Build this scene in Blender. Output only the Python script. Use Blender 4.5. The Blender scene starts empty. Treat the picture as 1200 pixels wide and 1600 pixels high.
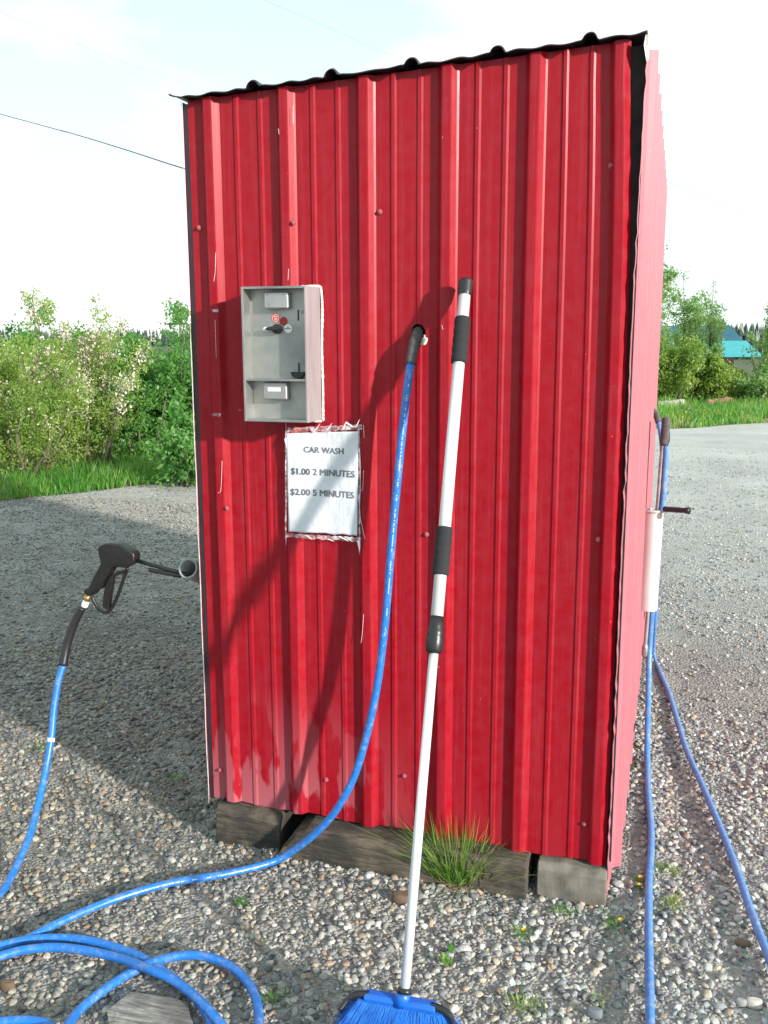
import bpy, bmesh, math, random
import numpy as np
from mathutils import Vector, Matrix, noise
random.seed(7); RNG = np.random.default_rng(7)
PI = math.pi
S = bpy.context.scene
COL = S.collection

# ------------------------------------------------------------------ camera
CAM = Vector((1.3407, -2.5366, 1.57))
F = 1490.0                                   # focal length in photograph pixels (1200x1600)
RW = [[0.9572407, 0.0497748, -0.2849786],    # world axes seen in camera axes (x right, y down, z forward)
      [0.2892767, -0.1750889, 0.9410966],
      [-0.0030537, -0.9832936, -0.1820009]]
cd = bpy.data.cameras.new('camera'); cam = bpy.data.objects.new('camera', cd); COL.objects.link(cam)
m = Matrix(((RW[0][0], -RW[0][1], -RW[0][2], CAM.x),
            (RW[1][0], -RW[1][1], -RW[1][2], CAM.y),
            (RW[2][0], -RW[2][1], -RW[2][2], CAM.z), (0, 0, 0, 1)))
cam.matrix_world = m
cd.sensor_fit = 'VERTICAL'; cd.sensor_height = 36; cd.sensor_width = 27; cd.lens = F / 1600 * 36
cd.clip_start = 0.05; cd.clip_end = 3000
S.camera = cam

# ------------------------------------------------------------------ sky and sun
SUN_EL = math.radians(16.5); SUN_AZ = math.atan2(2.0, -1.0)      # clockwise from +Y
sun_dir = Vector((math.sin(SUN_AZ) * math.cos(SUN_EL), math.cos(SUN_AZ) * math.cos(SUN_EL), math.sin(SUN_EL)))
W = bpy.data.worlds.new('World'); S.world = W; W.use_nodes = True
nt = W.node_tree; nt.nodes.clear()
out = nt.nodes.new('ShaderNodeOutputWorld'); bg = nt.nodes.new('ShaderNodeBackground')
sky = nt.nodes.new('ShaderNodeTexSky'); sky.sky_type = 'NISHITA'; sky.sun_disc = False
sky.sun_elevation = SUN_EL; sky.sun_rotation = SUN_AZ; sky.dust_density = 0.6; sky.ozone_density = 2.0
tc = nt.nodes.new('ShaderNodeTexCoord')
mp = nt.nodes.new('ShaderNodeMapping'); mp.inputs['Scale'].default_value = (1, 1, 2.6)
nz = nt.nodes.new('ShaderNodeTexNoise'); nz.inputs['Scale'].default_value = 2.3; nz.inputs['Detail'].default_value = 7; nz.inputs['Roughness'].default_value = 0.5
cr = nt.nodes.new('ShaderNodeValToRGB'); cr.color_ramp.elements[0].position = 0.46; cr.color_ramp.elements[1].position = 0.66
sx = nt.nodes.new('ShaderNodeSeparateXYZ')
hz = nt.nodes.new('ShaderNodeMapRange'); hz.inputs[1].default_value = 0.05; hz.inputs[2].default_value = 0.5; hz.inputs[3].default_value = 0.55; hz.inputs[4].default_value = -0.15
ad = nt.nodes.new('ShaderNodeMath'); ad.operation = 'ADD'; ad.use_clamp = True
mx = nt.nodes.new('ShaderNodeMix'); mx.data_type = 'RGBA'
L = nt.links.new
L(tc.outputs['Generated'], mp.inputs[0]); L(mp.outputs[0], nz.inputs['Vector']); L(nz.outputs[0], cr.inputs[0])
L(tc.outputs['Generated'], sx.inputs[0]); L(sx.outputs[2], hz.inputs[0]); L(cr.outputs[0], ad.inputs[0]); L(hz.outputs[0], ad.inputs[1])
thin_ = nt.nodes.new('ShaderNodeMix'); thin_.data_type = 'RGBA'; thin_.inputs['Factor'].default_value = 0.85; thin_.inputs['B'].default_value = (2.35, 3.45, 3.6, 1); L(sky.outputs[0], thin_.inputs['A'])
L(ad.outputs[0], mx.inputs['Factor']); L(thin_.outputs['Result'], mx.inputs['A']); mx.inputs['B'].default_value = (4.15, 4.25, 4.15, 1)
L(mx.outputs['Result'], bg.inputs[0]); bg.inputs[1].default_value = 0.15
L(bg.outputs[0], out.inputs[0])
sl = bpy.data.lights.new('sun', 'SUN'); sl.energy = 3.6; sl.angle = math.radians(2.0); sl.color = (1, 0.95, 0.87)
so = bpy.data.objects.new('sun', sl); COL.objects.link(so); so.rotation_euler = sun_dir.to_track_quat('Z', 'Y').to_euler()
S.view_settings.view_transform = 'Standard'; S.view_settings.look = 'None'; S.view_settings.gamma = 1
S.view_settings.exposure = 1.1

# ------------------------------------------------------------------ geometry of the view: turns measured points into places on real planes
def ray(px, py):
    c = (px - 600, py - 800, F)
    return Vector([sum(RW[i][k] * c[k] for k in range(3)) for i in range(3)])
def on_z(px, py, z=0.0):
    r = ray(px, py); return CAM + r * ((z - CAM.z) / r.z)
def on_y(px, py, y=0.0):
    r = ray(px, py); return CAM + r * ((y - CAM.y) / r.y)
def at_d(px, py, d):
    r = ray(px, py); return CAM + r * (d / F)

# ------------------------------------------------------------------ object helpers
def tag(o, label=None, cat=None, group=None, kind=None):
    if label: o['label'] = label
    if cat: o['category'] = cat
    if group: o['group'] = group
    if kind: o['kind'] = kind
    return o
def empty(name, loc, label, cat, group=None):
    o = bpy.data.objects.new(name, None); COL.objects.link(o); o.location = loc; o.empty_display_size = 0.05
    return tag(o, label, cat, group)
def link(name, me, mat=None, parent=None, smooth=False):
    o = bpy.data.objects.new(name, me); COL.objects.link(o)
    if mat is not None:
        for mm in (mat if isinstance(mat, (list, tuple)) else [mat]): me.materials.append(mm)
    if smooth: me.shade_smooth()
    if parent is not None:
        o.parent = parent
        base = Vector((0, 0, 0)); p = parent
        while p is not None: base += p.location; p = p.parent
        o.location = -base                     # meshes are modelled in world coordinates
    return o
def obj(name, bm, mat, parent=None, smooth=False, bevel=0, segs=2, sub=0):
    me = bpy.data.meshes.new(name); bm.normal_update(); bm.to_mesh(me); bm.free()
    o = link(name, me, mat, parent, smooth)
    if bevel:
        b = o.modifiers.new('bevel', 'BEVEL'); b.width = bevel; b.segments = segs; b.limit_method = 'ANGLE'; b.angle_limit = math.radians(35)
        if not smooth: b.harden_normals = False
    if sub:
        s = o.modifiers.new('sub', 'SUBSURF'); s.levels = sub; s.render_levels = sub
    return o
def box(bm, x0, x1, y0, y1, z0, z1):
    v = [bm.verts.new((x, y, z)) for x in (x0, x1) for y in (y0, y1) for z in (z0, z1)]
    for f in ((0, 1, 3, 2), (4, 6, 7, 5), (0, 4, 5, 1), (2, 3, 7, 6), (0, 2, 6, 4), (1, 5, 7, 3)): bm.faces.new([v[i] for i in f])
    return v
def frames(P):
    T = []
    n = len(P)
    for i in range(n):
        T.append((P[min(i + 1, n - 1)] - P[max(i - 1, 0)]).normalized())
    u = T[0].orthogonal().normalized(); U = []
    for t in T:
        u = (u - t * u.dot(t)); u = u.normalized() if u.length > 1e-8 else t.orthogonal().normalized(); U.append(u.copy())
    return T, U
def tube(bm, P, r, segs=12, cap=True, squash=None):
    P = [Vector(p) for p in P]; T, U = frames(P); rings = []
    for i, p in enumerate(P):
        rr = r[i] if isinstance(r, (list, tuple)) else r
        b = T[i].cross(U[i]); ring = []
        for k in range(segs):
            a = 2 * PI * k / segs
            ring.append(bm.verts.new(p + (U[i] * math.cos(a) + b * math.sin(a)) * rr))
        rings.append(ring)
    for i in range(len(P) - 1):
        for k in range(segs):
            bm.faces.new((rings[i][k], rings[i][(k + 1) % segs], rings[i + 1][(k + 1) % segs], rings[i + 1][k]))
    if cap:
        bm.faces.new(rings[0][::-1]); bm.faces.new(rings[-1])
    return rings
def spline(P, n=10):
    P = [Vector(p) for p in P]; Q = [P[0] * 2 - P[1]] + P + [P[-1] * 2 - P[-2]]; out = []
    for i in range(1, len(Q) - 2):
        a, b, c, d = Q[i - 1:i + 3]
        for k in range(n):
            t = k / n
            out.append(0.5 * ((2 * b) + (c - a) * t + (2 * a - 5 * b + 4 * c - d) * t * t + (3 * b - a - 3 * c + d) * t ** 3))
    out.append(P[-1]); return out
def lathe(bm, A, B, prof, segs=20):            # prof: (t along A..B, radius)
    A = Vector(A); B = Vector(B); ax = (B - A)
    P = [A + ax * t for t, r in prof]
    t = ax.normalized(); u = t.orthogonal().normalized(); b = t.cross(u); rings = []
    for p, (_, r) in zip(P, prof):
        rings.append([bm.verts.new(p + (u * math.cos(2 * PI * k / segs) + b * math.sin(2 * PI * k / segs)) * max(r, 1e-4)) for k in range(segs)])
    for i in range(len(rings) - 1):
        for k in range(segs):
            bm.faces.new((rings[i][k], rings[i][(k + 1) % segs], rings[i + 1][(k + 1) % segs], rings[i + 1][k]))
    bm.faces.new(rings[0][::-1]); bm.faces.new(rings[-1])
def prism(bm, pts, off):                       # pts: closed outline in 3-D, off: extrusion vector
    a = [bm.verts.new(Vector(p)) for p in pts]; b = [bm.verts.new(Vector(p) + Vector(off)) for p in pts]
    n = len(pts); bm.faces.new(a[::-1]); bm.faces.new(b)
    for i in range(n): bm.faces.new((a[i], a[(i + 1) % n], b[(i + 1) % n], b[i]))
def np_mesh(name, V, Fc, nv):
    me = bpy.data.meshes.new(name); V = np.asarray(V, np.float32); Fc = np.asarray(Fc, np.int32)
    me.vertices.add(len(V)); me.vertices.foreach_set('co', V.ravel())
    me.loops.add(Fc.size); me.loops.foreach_set('vertex_index', Fc.ravel())
    me.polygons.add(len(Fc)); me.polygons.foreach_set('loop_start', np.arange(0, Fc.size, nv, dtype=np.int32))
    me.update(calc_edges=True); me.shade_flat(); return me

# ------------------------------------------------------------------ materials
def new_mat(name):
    M = bpy.data.materials.new(name); M.use_nodes = True
    n = M.node_tree.nodes; b = n['Principled BSDF']; return M, M.node_tree, b
def noise_node(t, scale, detail=4, rough=0.55, coord='Object', sc=(1, 1, 1)):
    c = t.nodes.new('ShaderNodeTexCoord'); p = t.nodes.new('ShaderNodeMapping'); p.inputs['Scale'].default_value = sc
    n = t.nodes.new('ShaderNodeTexNoise'); n.inputs['Scale'].default_value = scale; n.inputs['Detail'].default_value = detail; n.inputs['Roughness'].default_value = rough
    t.links.new(c.outputs[coord], p.inputs[0]); t.links.new(p.outputs[0], n.inputs['Vector']); return n
def ramp(t, src, stops):
    r = t.nodes.new('ShaderNodeValToRGB'); e = r.color_ramp.elements
    while len(e) < len(stops): e.new(0.5)
    for i, (p, c) in enumerate(stops):
        e[i].position = p; e[i].color = (c[0], c[1], c[2], 1) if hasattr(c, '__len__') else (c, c, c, 1)
    t.links.new(src, r.inputs[0]); return r
def mixc(t, fac, a, b):
    x = t.nodes.new('ShaderNodeMix'); x.data_type = 'RGBA'
    for s, v in (('Factor', fac), ('A', a), ('B', b)):
        if hasattr(v, 'links') or hasattr(v, 'is_linked'): t.links.new(v, x.inputs[s])
        elif s == 'Factor': x.inputs[s].default_value = v
        else: x.inputs[s].default_value = (*v, 1)
    return x
def bump(t, b, src, strength, dist=0.01):
    u = t.nodes.new('ShaderNodeBump'); u.inputs['Strength'].default_value = strength; u.inputs['Distance'].default_value = dist
    t.links.new(src, u.inputs['Height']); t.links.new(u.outputs[0], b.inputs['Normal']); return u
def simple(name, c1, c2=None, rough=0.5, metal=0.0, scale=30, bmp=0.0, coat=0.0, sc=(1, 1, 1), r2=None):
    M, t, b = new_mat(name); c2 = c2 or tuple(x * 0.75 for x in c1)
    n = noise_node(t, scale, sc=sc); r = ramp(t, n.outputs[0], [(0.3, c1), (0.7, c2)])
    t.links.new(r.outputs[0], b.inputs['Base Color']); b.inputs['Metallic'].default_value = metal
    rr = ramp(t, n.outputs[0], [(0.3, rough), (0.7, r2 if r2 is not None else min(1, rough * 1.25))]); t.links.new(rr.outputs[0], b.inputs['Roughness'])
    b.inputs['Coat Weight'].default_value = coat; b.inputs['Coat Roughness'].default_value = 0.15
    if bmp: bump(t, b, n.outputs[0], bmp, 0.004)
    return M

def red_paint(name, chalk_sheen):
    M, t, b = new_mat(name)
    n1 = noise_node(t, 5, 6, 0.6); n2 = noise_node(t, 26, 5, 0.65); n3 = noise_node(t, 420, 2, 0.5)
    base = ramp(t, n1.outputs[0], [(0.3, (0.285, 0.002, 0.009)), (0.7, (0.262, 0.002, 0.010))])
    # dust and dried splash rising from the ground, with dark wet runs where it has been rinsed
    c = t.nodes.new('ShaderNodeTexCoord'); s = t.nodes.new('ShaderNodeSeparateXYZ'); t.links.new(c.outputs['Object'], s.inputs[0])
    h = t.nodes.new('ShaderNodeMapRange'); h.inputs[1].default_value = 0.10; h.inputs[2].default_value = 0.55; h.inputs[3].default_value = 0.25; h.inputs[4].default_value = 0.0
    t.links.new(s.outputs[2], h.inputs[0])
    n4 = noise_node(t, 7, 3, 0.5, sc=(2.0, 2.0, 0.55))
    mulr = ramp(t, n4.outputs[0], [(0.455, 0.0), (0.50, 1.0)])
    lf = t.nodes.new('ShaderNodeMapRange'); lf.inputs[1].default_value = 0.35; lf.inputs[2].default_value = 0.7; lf.inputs[3].default_value = 1.0; lf.inputs[4].default_value = 0.12; t.links.new(s.outputs[0], lf.inputs[0])
    hl = t.nodes.new('ShaderNodeMath'); hl.operation = 'MULTIPLY'; t.links.new(h.outputs[0], hl.inputs[0]); t.links.new(lf.outputs[0], hl.inputs[1])
    mu = t.nodes.new('ShaderNodeMath'); mu.operation = 'MULTIPLY'; t.links.new(hl.outputs[0], mu.inputs[0]); t.links.new(mulr.outputs[0], mu.inputs[1])
    st = noise_node(t, 1.0, 6, 0.7, sc=(60, 60, 1.6))
    ch0 = ramp(t, n2.outputs[0], [(0.35, chalk_sheen), (0.75, chalk_sheen + 0.03)]); ch1 = ramp(t, st.outputs[0], [(0.5, 0.0), (0.72, 0.045)])
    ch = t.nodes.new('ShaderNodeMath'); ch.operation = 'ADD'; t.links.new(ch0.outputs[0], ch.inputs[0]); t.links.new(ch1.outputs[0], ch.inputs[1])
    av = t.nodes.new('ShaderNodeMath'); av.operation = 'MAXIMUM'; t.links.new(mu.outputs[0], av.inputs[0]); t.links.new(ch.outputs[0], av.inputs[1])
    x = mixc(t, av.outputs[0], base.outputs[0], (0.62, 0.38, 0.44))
    # tiny pale scuffs
    sp = ramp(t, noise_node(t, 60, 3, 0.7, sc=(1.5, 1.5, 0.8)).outputs[0], [(0.735, 0.0), (0.76, 0.6)])
    x2 = mixc(t, sp.outputs[0], x.outputs['Result'], (0.6, 0.45, 0.42))
    t.links.new(x2.outputs['Result'], b.inputs['Base Color'])
    rg = ramp(t, n2.outputs[0], [(0.3, 0.33), (0.7, 0.42)]); t.links.new(rg.outputs[0], b.inputs['Roughness'])
    b.inputs['Specular IOR Level'].default_value = 0.20
    b.inputs['Coat Weight'].default_value = 0.04; b.inputs['Coat Roughness'].default_value = 0.2
    mixh = t.nodes.new('ShaderNodeMath'); mixh.operation = 'ADD'; t.links.new(n1.outputs[0], mixh.inputs[0])
    sm = t.nodes.new('ShaderNodeMath'); sm.operation = 'MULTIPLY'; sm.inputs[1].default_value = 0.05; t.links.new(n3.outputs[0], sm.inputs[0]); t.links.new(sm.outputs[0], mixh.inputs[1])
    bump(t, b, mixh.outputs[0], 0.10, 0.004)
    return M

M_red = red_paint('red_paint', 0.0); M_red_side = red_paint('red_paint_pale_sheen', 0.34)  # side copy: chalky fade and grazing sky sheen mixed into the base colour
M_roof = simple('roof_brown', (0.020, 0.013, 0.022), (0.035, 0.025, 0.03), 0.35, scale=14, bmp=0.1)
M_edge = simple('bare_edge', (0.6, 0.58, 0.56), (0.35, 0.33, 0.32), 0.5, scale=60)
M_dark = simple('dark_inside', (0.02, 0.018, 0.016), (0.012, 0.011, 0.01), 0.9)
M_steel = simple('brushed_steel', (0.44, 0.44, 0.41), (0.24, 0.25, 0.255), 0.38, 0.75, scale=9, bmp=0.05, r2=0.5)
M_steel_dull = simple('dull_steel', (0.40, 0.36, 0.36), (0.30, 0.25, 0.26), 0.6, 0.35, scale=22, bmp=0.1, sc=(1, 1, 0.25))
M_steel2 = simple('pressed_steel', (0.50, 0.50, 0.49), (0.40, 0.40, 0.40), 0.32, 0.8, scale=40)
M_alu = simple('aluminium_tube', (0.82, 0.83, 0.84), (0.72, 0.73, 0.75), 0.36, 0.35, scale=8, sc=(1, 1, 0.2))
M_black = simple('black_plastic', (0.018, 0.018, 0.02), (0.012, 0.012, 0.013), 0.32, scale=50)
M_foam = simple('black_foam', (0.012, 0.012, 0.014), (0.02, 0.02, 0.022), 0.8, scale=300, bmp=0.2)
M_gun = simple('grey_black_plastic', (0.016, 0.015, 0.014), (0.006, 0.006, 0.006), 0.38, scale=45, bmp=0.15)
M_rub = simple('dusty_rubber', (0.10, 0.09, 0.09), (0.05, 0.045, 0.045), 0.65, scale=90, bmp=0.3)
M_pvc = simple('grey_pipe', (0.34, 0.35, 0.36), (0.24, 0.25, 0.26), 0.45, scale=25)
M_brass = simple('brass', (0.55, 0.38, 0.14), (0.40, 0.27, 0.10), 0.35, 0.9, scale=50)
M_white = simple('white_tape', (0.8, 0.8, 0.8), (0.7, 0.7, 0.72), 0.5, scale=60)
M_sealant = simple('white_sealant', (0.84, 0.82, 0.76), (0.6, 0.57, 0.5), 0.7, scale=70, bmp=0.6)
M_sred = simple('red_sticker', (0.55, 0.03, 0.02), (0.45, 0.03, 0.02), 0.5)
M_sred2 = simple('dark_red_sticker', (0.40, 0.02, 0.01), (0.28, 0.03, 0.02), 0.5, scale=160)
M_ink = simple('faded_ink', (0.045, 0.05, 0.06), (0.20, 0.21, 0.24), 0.7, scale=11)
M_tube = simple('pale_metal_pipe', (0.72, 0.66, 0.64), (0.50, 0.42, 0.41), 0.42, 0.35, scale=12, sc=(1, 1, 0.3), r2=0.55)
M_rod = simple('dull_metal_rod', (0.42, 0.38, 0.38), (0.26, 0.22, 0.22), 0.45, 0.6, scale=40)
M_brick = simple('brown_stone', (0.17, 0.10, 0.06), (0.11, 0.075, 0.05), 0.85, scale=40, bmp=0.4)

def hose_mat(name, c1, c2, dirt):
    M, t, b = new_mat(name)
    n = noise_node(t, 14, 5, 0.6); n2 = noise_node(t, 55, 5, 0.7)
    base = ramp(t, n.outputs[0], [(0.3, c1), (0.7, c2)])
    d = ramp(t, n2.outputs[0], [(0.5, 0.0), (0.75, dirt)])
    x = mixc(t, d.outputs[0], base.outputs[0], (0.36, 0.38, 0.40)); t.links.new(x.outputs['Result'], b.inputs['Base Color'])
    r = ramp(t, n2.outputs[0], [(0.35, 0.28), (0.7, 0.55)]); t.links.new(r.outputs[0], b.inputs['Roughness']); bump(t, b, n2.outputs[0], 0.12, 0.002)
    return M
M_hose = hose_mat('blue_hose', (0.012, 0.16, 0.54), (0.016, 0.13, 0.43), 0.5)
M_hose_d = hose_mat('blue_hose_dusty', (0.04, 0.17, 0.50), (0.09, 0.22, 0.48), 0.8)
M_bris = simple('blue_bristle', (0.004, 0.09, 0.44), (0.015, 0.17, 0.60), 0.4, scale=40)
M_bblk = simple('blue_plastic', (0.01, 0.13, 0.55), (0.01, 0.11, 0.48), 0.35)

# paper
M_paper, t, b = new_mat('paper_in_plastic')
n = noise_node(t, 9, 5, 0.6); r = ramp(t, n.outputs[0], [(0.3, (0.70, 0.72, 0.76)), (0.7, (0.58, 0.60, 0.65))]); t.links.new(r.outputs[0], b.inputs['Base Color'])
b.inputs['Roughness'].default_value = 0.3; b.inputs['Coat Weight'].default_value = 0.5
bump(t, b, noise_node(t, 16, 6, 0.6, sc=(1.5, 1, 0.6)).outputs[0], 0.55, 0.008)
# clear tape
M_tape, t, b = new_mat('clear_tape')
b.inputs['Base Color'].default_value = (0.85, 0.86, 0.9, 1); b.inputs['Roughness'].default_value = 0.25
r = ramp(t, noise_node(t, 45, 5, 0.7).outputs[0], [(0.46, 0.05), (0.64, 0.5)]); t.links.new(r.outputs[0], b.inputs['Alpha'])

# timber
def wood(name, c1, c2, c3):
    M, t, b = new_mat(name)
    g = noise_node(t, 6, 8, 0.65, sc=(1.2, 9, 9)); s = noise_node(t, 7, 4, 0.6)
    a = ramp(t, g.outputs[0], [(0.30, tuple(v * 0.25 for v in c2)), (0.40, c2), (0.52, c1), (0.66, c2)]); k = ramp(t, s.outputs[0], [(0.4, 0.0), (0.62, 0.85)])
    x = mixc(t, k.outputs[0], a.outputs[0], c3); t.links.new(x.outputs['Result'], b.inputs['Base Color']); b.inputs['Roughness'].default_value = 0.85
    bump(t, b, g.outputs[0], 1.0, 0.02); return M
M_wood = wood('weathered_timber', (0.15, 0.12, 0.088), (0.075, 0.06, 0.046), (0.022, 0.020, 0.018))
M_wood2 = wood('grey_board', (0.42, 0.40, 0.37), (0.20, 0.18, 0.16), (0.12, 0.11, 0.10))
M_block = simple('grey_block', (0.20, 0.185, 0.155), (0.09, 0.08, 0.066), 0.9, scale=18, bmp=0.5)
M_bark = simple('bark', (0.16, 0.13, 0.10), (0.10, 0.08, 0.06), 0.9, scale=20, bmp=0.4)
M_log = simple('red_brown_log', (0.30, 0.14, 0.10), (0.18, 0.09, 0.07), 0.9, scale=12, bmp=0.5)
M_log2 = simple('pale_grey_log', (0.42, 0.40, 0.37), (0.28, 0.26, 0.24), 0.9, scale=10, bmp=0.5)

# ground: earth, gravel and worn tracks
def ground_mat():
    M, t, b = new_mat('gravel_ground')
    def vor(scale, feat='F1'):
        c = t.nodes.new('ShaderNodeTexCoord'); v = t.nodes.new('ShaderNodeTexVoronoi'); v.inputs['Scale'].default_value = scale; v.feature = feat
        t.links.new(c.outputs['Object'], v.inputs['Vector']); return v
    v1 = vor(85); v2 = vor(38)
    def stonecol(v):
        s = t.nodes.new('ShaderNodeSeparateColor'); t.links.new(v.outputs['Color'], s.inputs[0])
        return ramp(t, s.outputs[0], [(0.0, (0.10, 0.098, 0.10)), (0.35, (0.22, 0.215, 0.21)), (0.7, (0.34, 0.33, 0.31)), (0.9, (0.40, 0.33, 0.25)), (1.0, (0.62, 0.60, 0.57))])
    s1 = stonecol(v1); s2 = stonecol(v2)
    sc = mixc(t, 0.4, s1.outputs[0], s2.outputs[0])
    big = noise_node(t, 0.8, 5, 0.6); fine = noise_node(t, 3.5, 6, 0.65)
    dirt = ramp(t, fine.outputs[0], [(0.42, 0.1), (0.62, 0.9)])
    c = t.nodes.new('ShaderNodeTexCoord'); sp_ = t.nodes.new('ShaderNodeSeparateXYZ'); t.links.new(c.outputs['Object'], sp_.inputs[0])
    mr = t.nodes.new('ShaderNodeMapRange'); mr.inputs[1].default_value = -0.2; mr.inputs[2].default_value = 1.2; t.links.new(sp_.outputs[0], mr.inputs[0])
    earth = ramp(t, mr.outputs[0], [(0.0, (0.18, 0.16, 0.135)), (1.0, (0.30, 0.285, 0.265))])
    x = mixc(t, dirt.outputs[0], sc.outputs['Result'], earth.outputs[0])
    # distant road is paler, compacted
    c = t.nodes.new('ShaderNodeTexCoord'); s = t.nodes.new('ShaderNodeSeparateXYZ'); t.links.new(c.outputs['Object'], s.inputs[0])
    far = t.nodes.new('ShaderNodeMapRange'); far.inputs[1].default_value = 2.0; far.inputs[2].default_value = 8.0; t.links.new(s.outputs[1], far.inputs[0])
    pal = mixc(t, 0.62, sc.outputs['Result'], (0.62, 0.60, 0.56))
    y = mixc(t, far.outputs[0], x.outputs['Result'], pal.outputs['Result'])
    bb = ramp(t, big.outputs[0], [(0.35, 0.82), (0.65, 1.12)])
    z = t.nodes.new('ShaderNodeMix'); z.data_type = 'RGBA'; z.blend_type = 'MULTIPLY'; z.inputs['Factor'].default_value = 1.0
    t.links.new(y.outputs['Result'], z.inputs['A']); t.links.new(bb.outputs[0], z.inputs['B'])
    t.links.new(z.outputs['Result'], b.inputs['Base Color']); b.inputs['Roughness'].default_value = 0.9
    inv = t.nodes.new('ShaderNodeMath'); inv.operation = 'SUBTRACT'; inv.inputs[0].default_value = 1.0; t.links.new(v1.outputs['Distance'], inv.inputs[1])
    u = bump(t, b, inv.outputs[0], 0.9, 0.012)
    u2 = t.nodes.new('ShaderNodeBump'); u2.inputs['Strength'].default_value = 0.6; u2.inputs['Distance'].default_value = 0.03
    t.links.new(noise_node(t, 12, 6, 0.7).outputs[0], u2.inputs['Height']); t.links.new(u2.outputs[0], u.inputs['Normal'])
    return M
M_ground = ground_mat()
M_soil = simple('grassy_soil', (0.055, 0.085, 0.02), (0.09, 0.08, 0.04), 0.95, scale=3, bmp=0.5)

def stone_mat():
    M, t, b = new_mat('pebble')
    oi = t.nodes.new('ShaderNodeObjectInfo')
    r = ramp(t, oi.outputs['Random'], [(0.0, (0.085, 0.085, 0.09)), (0.18, (0.17, 0.172, 0.18)), (0.42, (0.28, 0.28, 0.275)), (0.60, (0.36, 0.35, 0.32)),
                                       (0.74, (0.40, 0.33, 0.24)), (0.80, (0.29, 0.20, 0.15)), (0.84, (0.23, 0.25, 0.23)), (1.0, (0.60, 0.58, 0.55))])
    n = noise_node(t, 1.6, 5, 0.65); k = ramp(t, n.outputs[0], [(0.35, 0.75), (0.65, 1.2)])
    z = t.nodes.new('ShaderNodeMix'); z.data_type = 'RGBA'; z.blend_type = 'MULTIPLY'; z.inputs['Factor'].default_value = 1.0
    t.links.new(r.outputs[0], z.inputs['A']); t.links.new(k.outputs[0], z.inputs['B'])
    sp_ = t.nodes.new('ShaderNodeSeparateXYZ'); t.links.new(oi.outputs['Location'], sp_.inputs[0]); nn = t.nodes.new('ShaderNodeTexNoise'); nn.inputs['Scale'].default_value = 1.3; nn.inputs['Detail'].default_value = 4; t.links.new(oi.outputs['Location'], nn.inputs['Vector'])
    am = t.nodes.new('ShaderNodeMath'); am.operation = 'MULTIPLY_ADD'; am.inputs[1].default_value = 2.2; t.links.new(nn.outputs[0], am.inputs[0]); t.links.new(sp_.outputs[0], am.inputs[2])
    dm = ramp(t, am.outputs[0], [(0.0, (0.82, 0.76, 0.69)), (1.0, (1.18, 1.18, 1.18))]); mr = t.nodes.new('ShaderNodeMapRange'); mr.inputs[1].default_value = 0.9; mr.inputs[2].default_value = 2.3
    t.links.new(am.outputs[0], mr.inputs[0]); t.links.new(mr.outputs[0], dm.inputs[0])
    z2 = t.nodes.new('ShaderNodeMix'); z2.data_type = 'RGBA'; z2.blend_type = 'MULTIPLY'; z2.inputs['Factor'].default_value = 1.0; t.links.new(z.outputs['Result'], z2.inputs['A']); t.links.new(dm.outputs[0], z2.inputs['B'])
    t.links.new(z2.outputs['Result'], b.inputs['Base Color'])
    b.inputs['Roughness'].default_value = 0.62; bump(t, b, n.outputs[0], 0.35, 0.2)
    return M
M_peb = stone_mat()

def leaf_mat(name, cols, transl=0.5):
    M, t, b = new_mat(name); t.nodes.remove(b)
    at = t.nodes.new('ShaderNodeAttribute'); at.attribute_name = 'tint'
    r = ramp(t, at.outputs['Fac'], cols)
    d = t.nodes.new('ShaderNodeBsdfPrincipled'); d.inputs['Roughness'].default_value = 0.45; t.links.new(r.outputs[0], d.inputs['Base Color'])
    tr = t.nodes.new('ShaderNodeBsdfTranslucent'); br = t.nodes.new('ShaderNodeHueSaturation'); br.inputs['Value'].default_value = 1.9; br.inputs['Saturation'].default_value = 1.1
    t.links.new(r.outputs[0], br.inputs['Color']); t.links.new(br.outputs[0], tr.inputs[0])
    ms = t.nodes.new('ShaderNodeMixShader'); ms.inputs[0].default_value = transl
    t.links.new(d.outputs[0], ms.inputs[1]); t.links.new(tr.outputs[0], ms.inputs[2]); t.links.new(ms.outputs[0], t.nodes['Material Output'].inputs[0])
    return M
M_leafA = leaf_mat('willow_leaf', [(0.0, (0.12, 0.20, 0.04)), (0.5, (0.22, 0.31, 0.07)), (1.0, (0.36, 0.41, 0.13))])
M_leafB = leaf_mat('dark_leaf', [(0.0, (0.06, 0.17, 0.04)), (0.5, (0.10, 0.24, 0.055)), (1.0, (0.18, 0.31, 0.09))])
M_leafC = leaf_mat('birch_leaf', [(0.0, (0.12, 0.22, 0.08)), (0.5, (0.20, 0.31, 0.11)), (1.0, (0.32, 0.40, 0.18))])
M_cat = leaf_mat('white_catkin', [(0.0, (0.45, 0.36, 0.27)), (1.0, (0.72, 0.68, 0.60))], 0.2)
M_grass = leaf_mat('grass_blade', [(0.0, (0.05, 0.16, 0.02)), (0.6, (0.10, 0.26, 0.04)), (0.9, (0.24, 0.36, 0.10)), (1.0, (0.36, 0.29, 0.14))])
M_yel = simple('yellow_petal', (0.75, 0.42, 0.01), (0.6, 0.3, 0.01), 0.7)
M_dry = leaf_mat('dry_straw', [(0.0, (0.28, 0.20, 0.12)), (1.0, (0.45, 0.36, 0.22))], 0.1)

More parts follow.
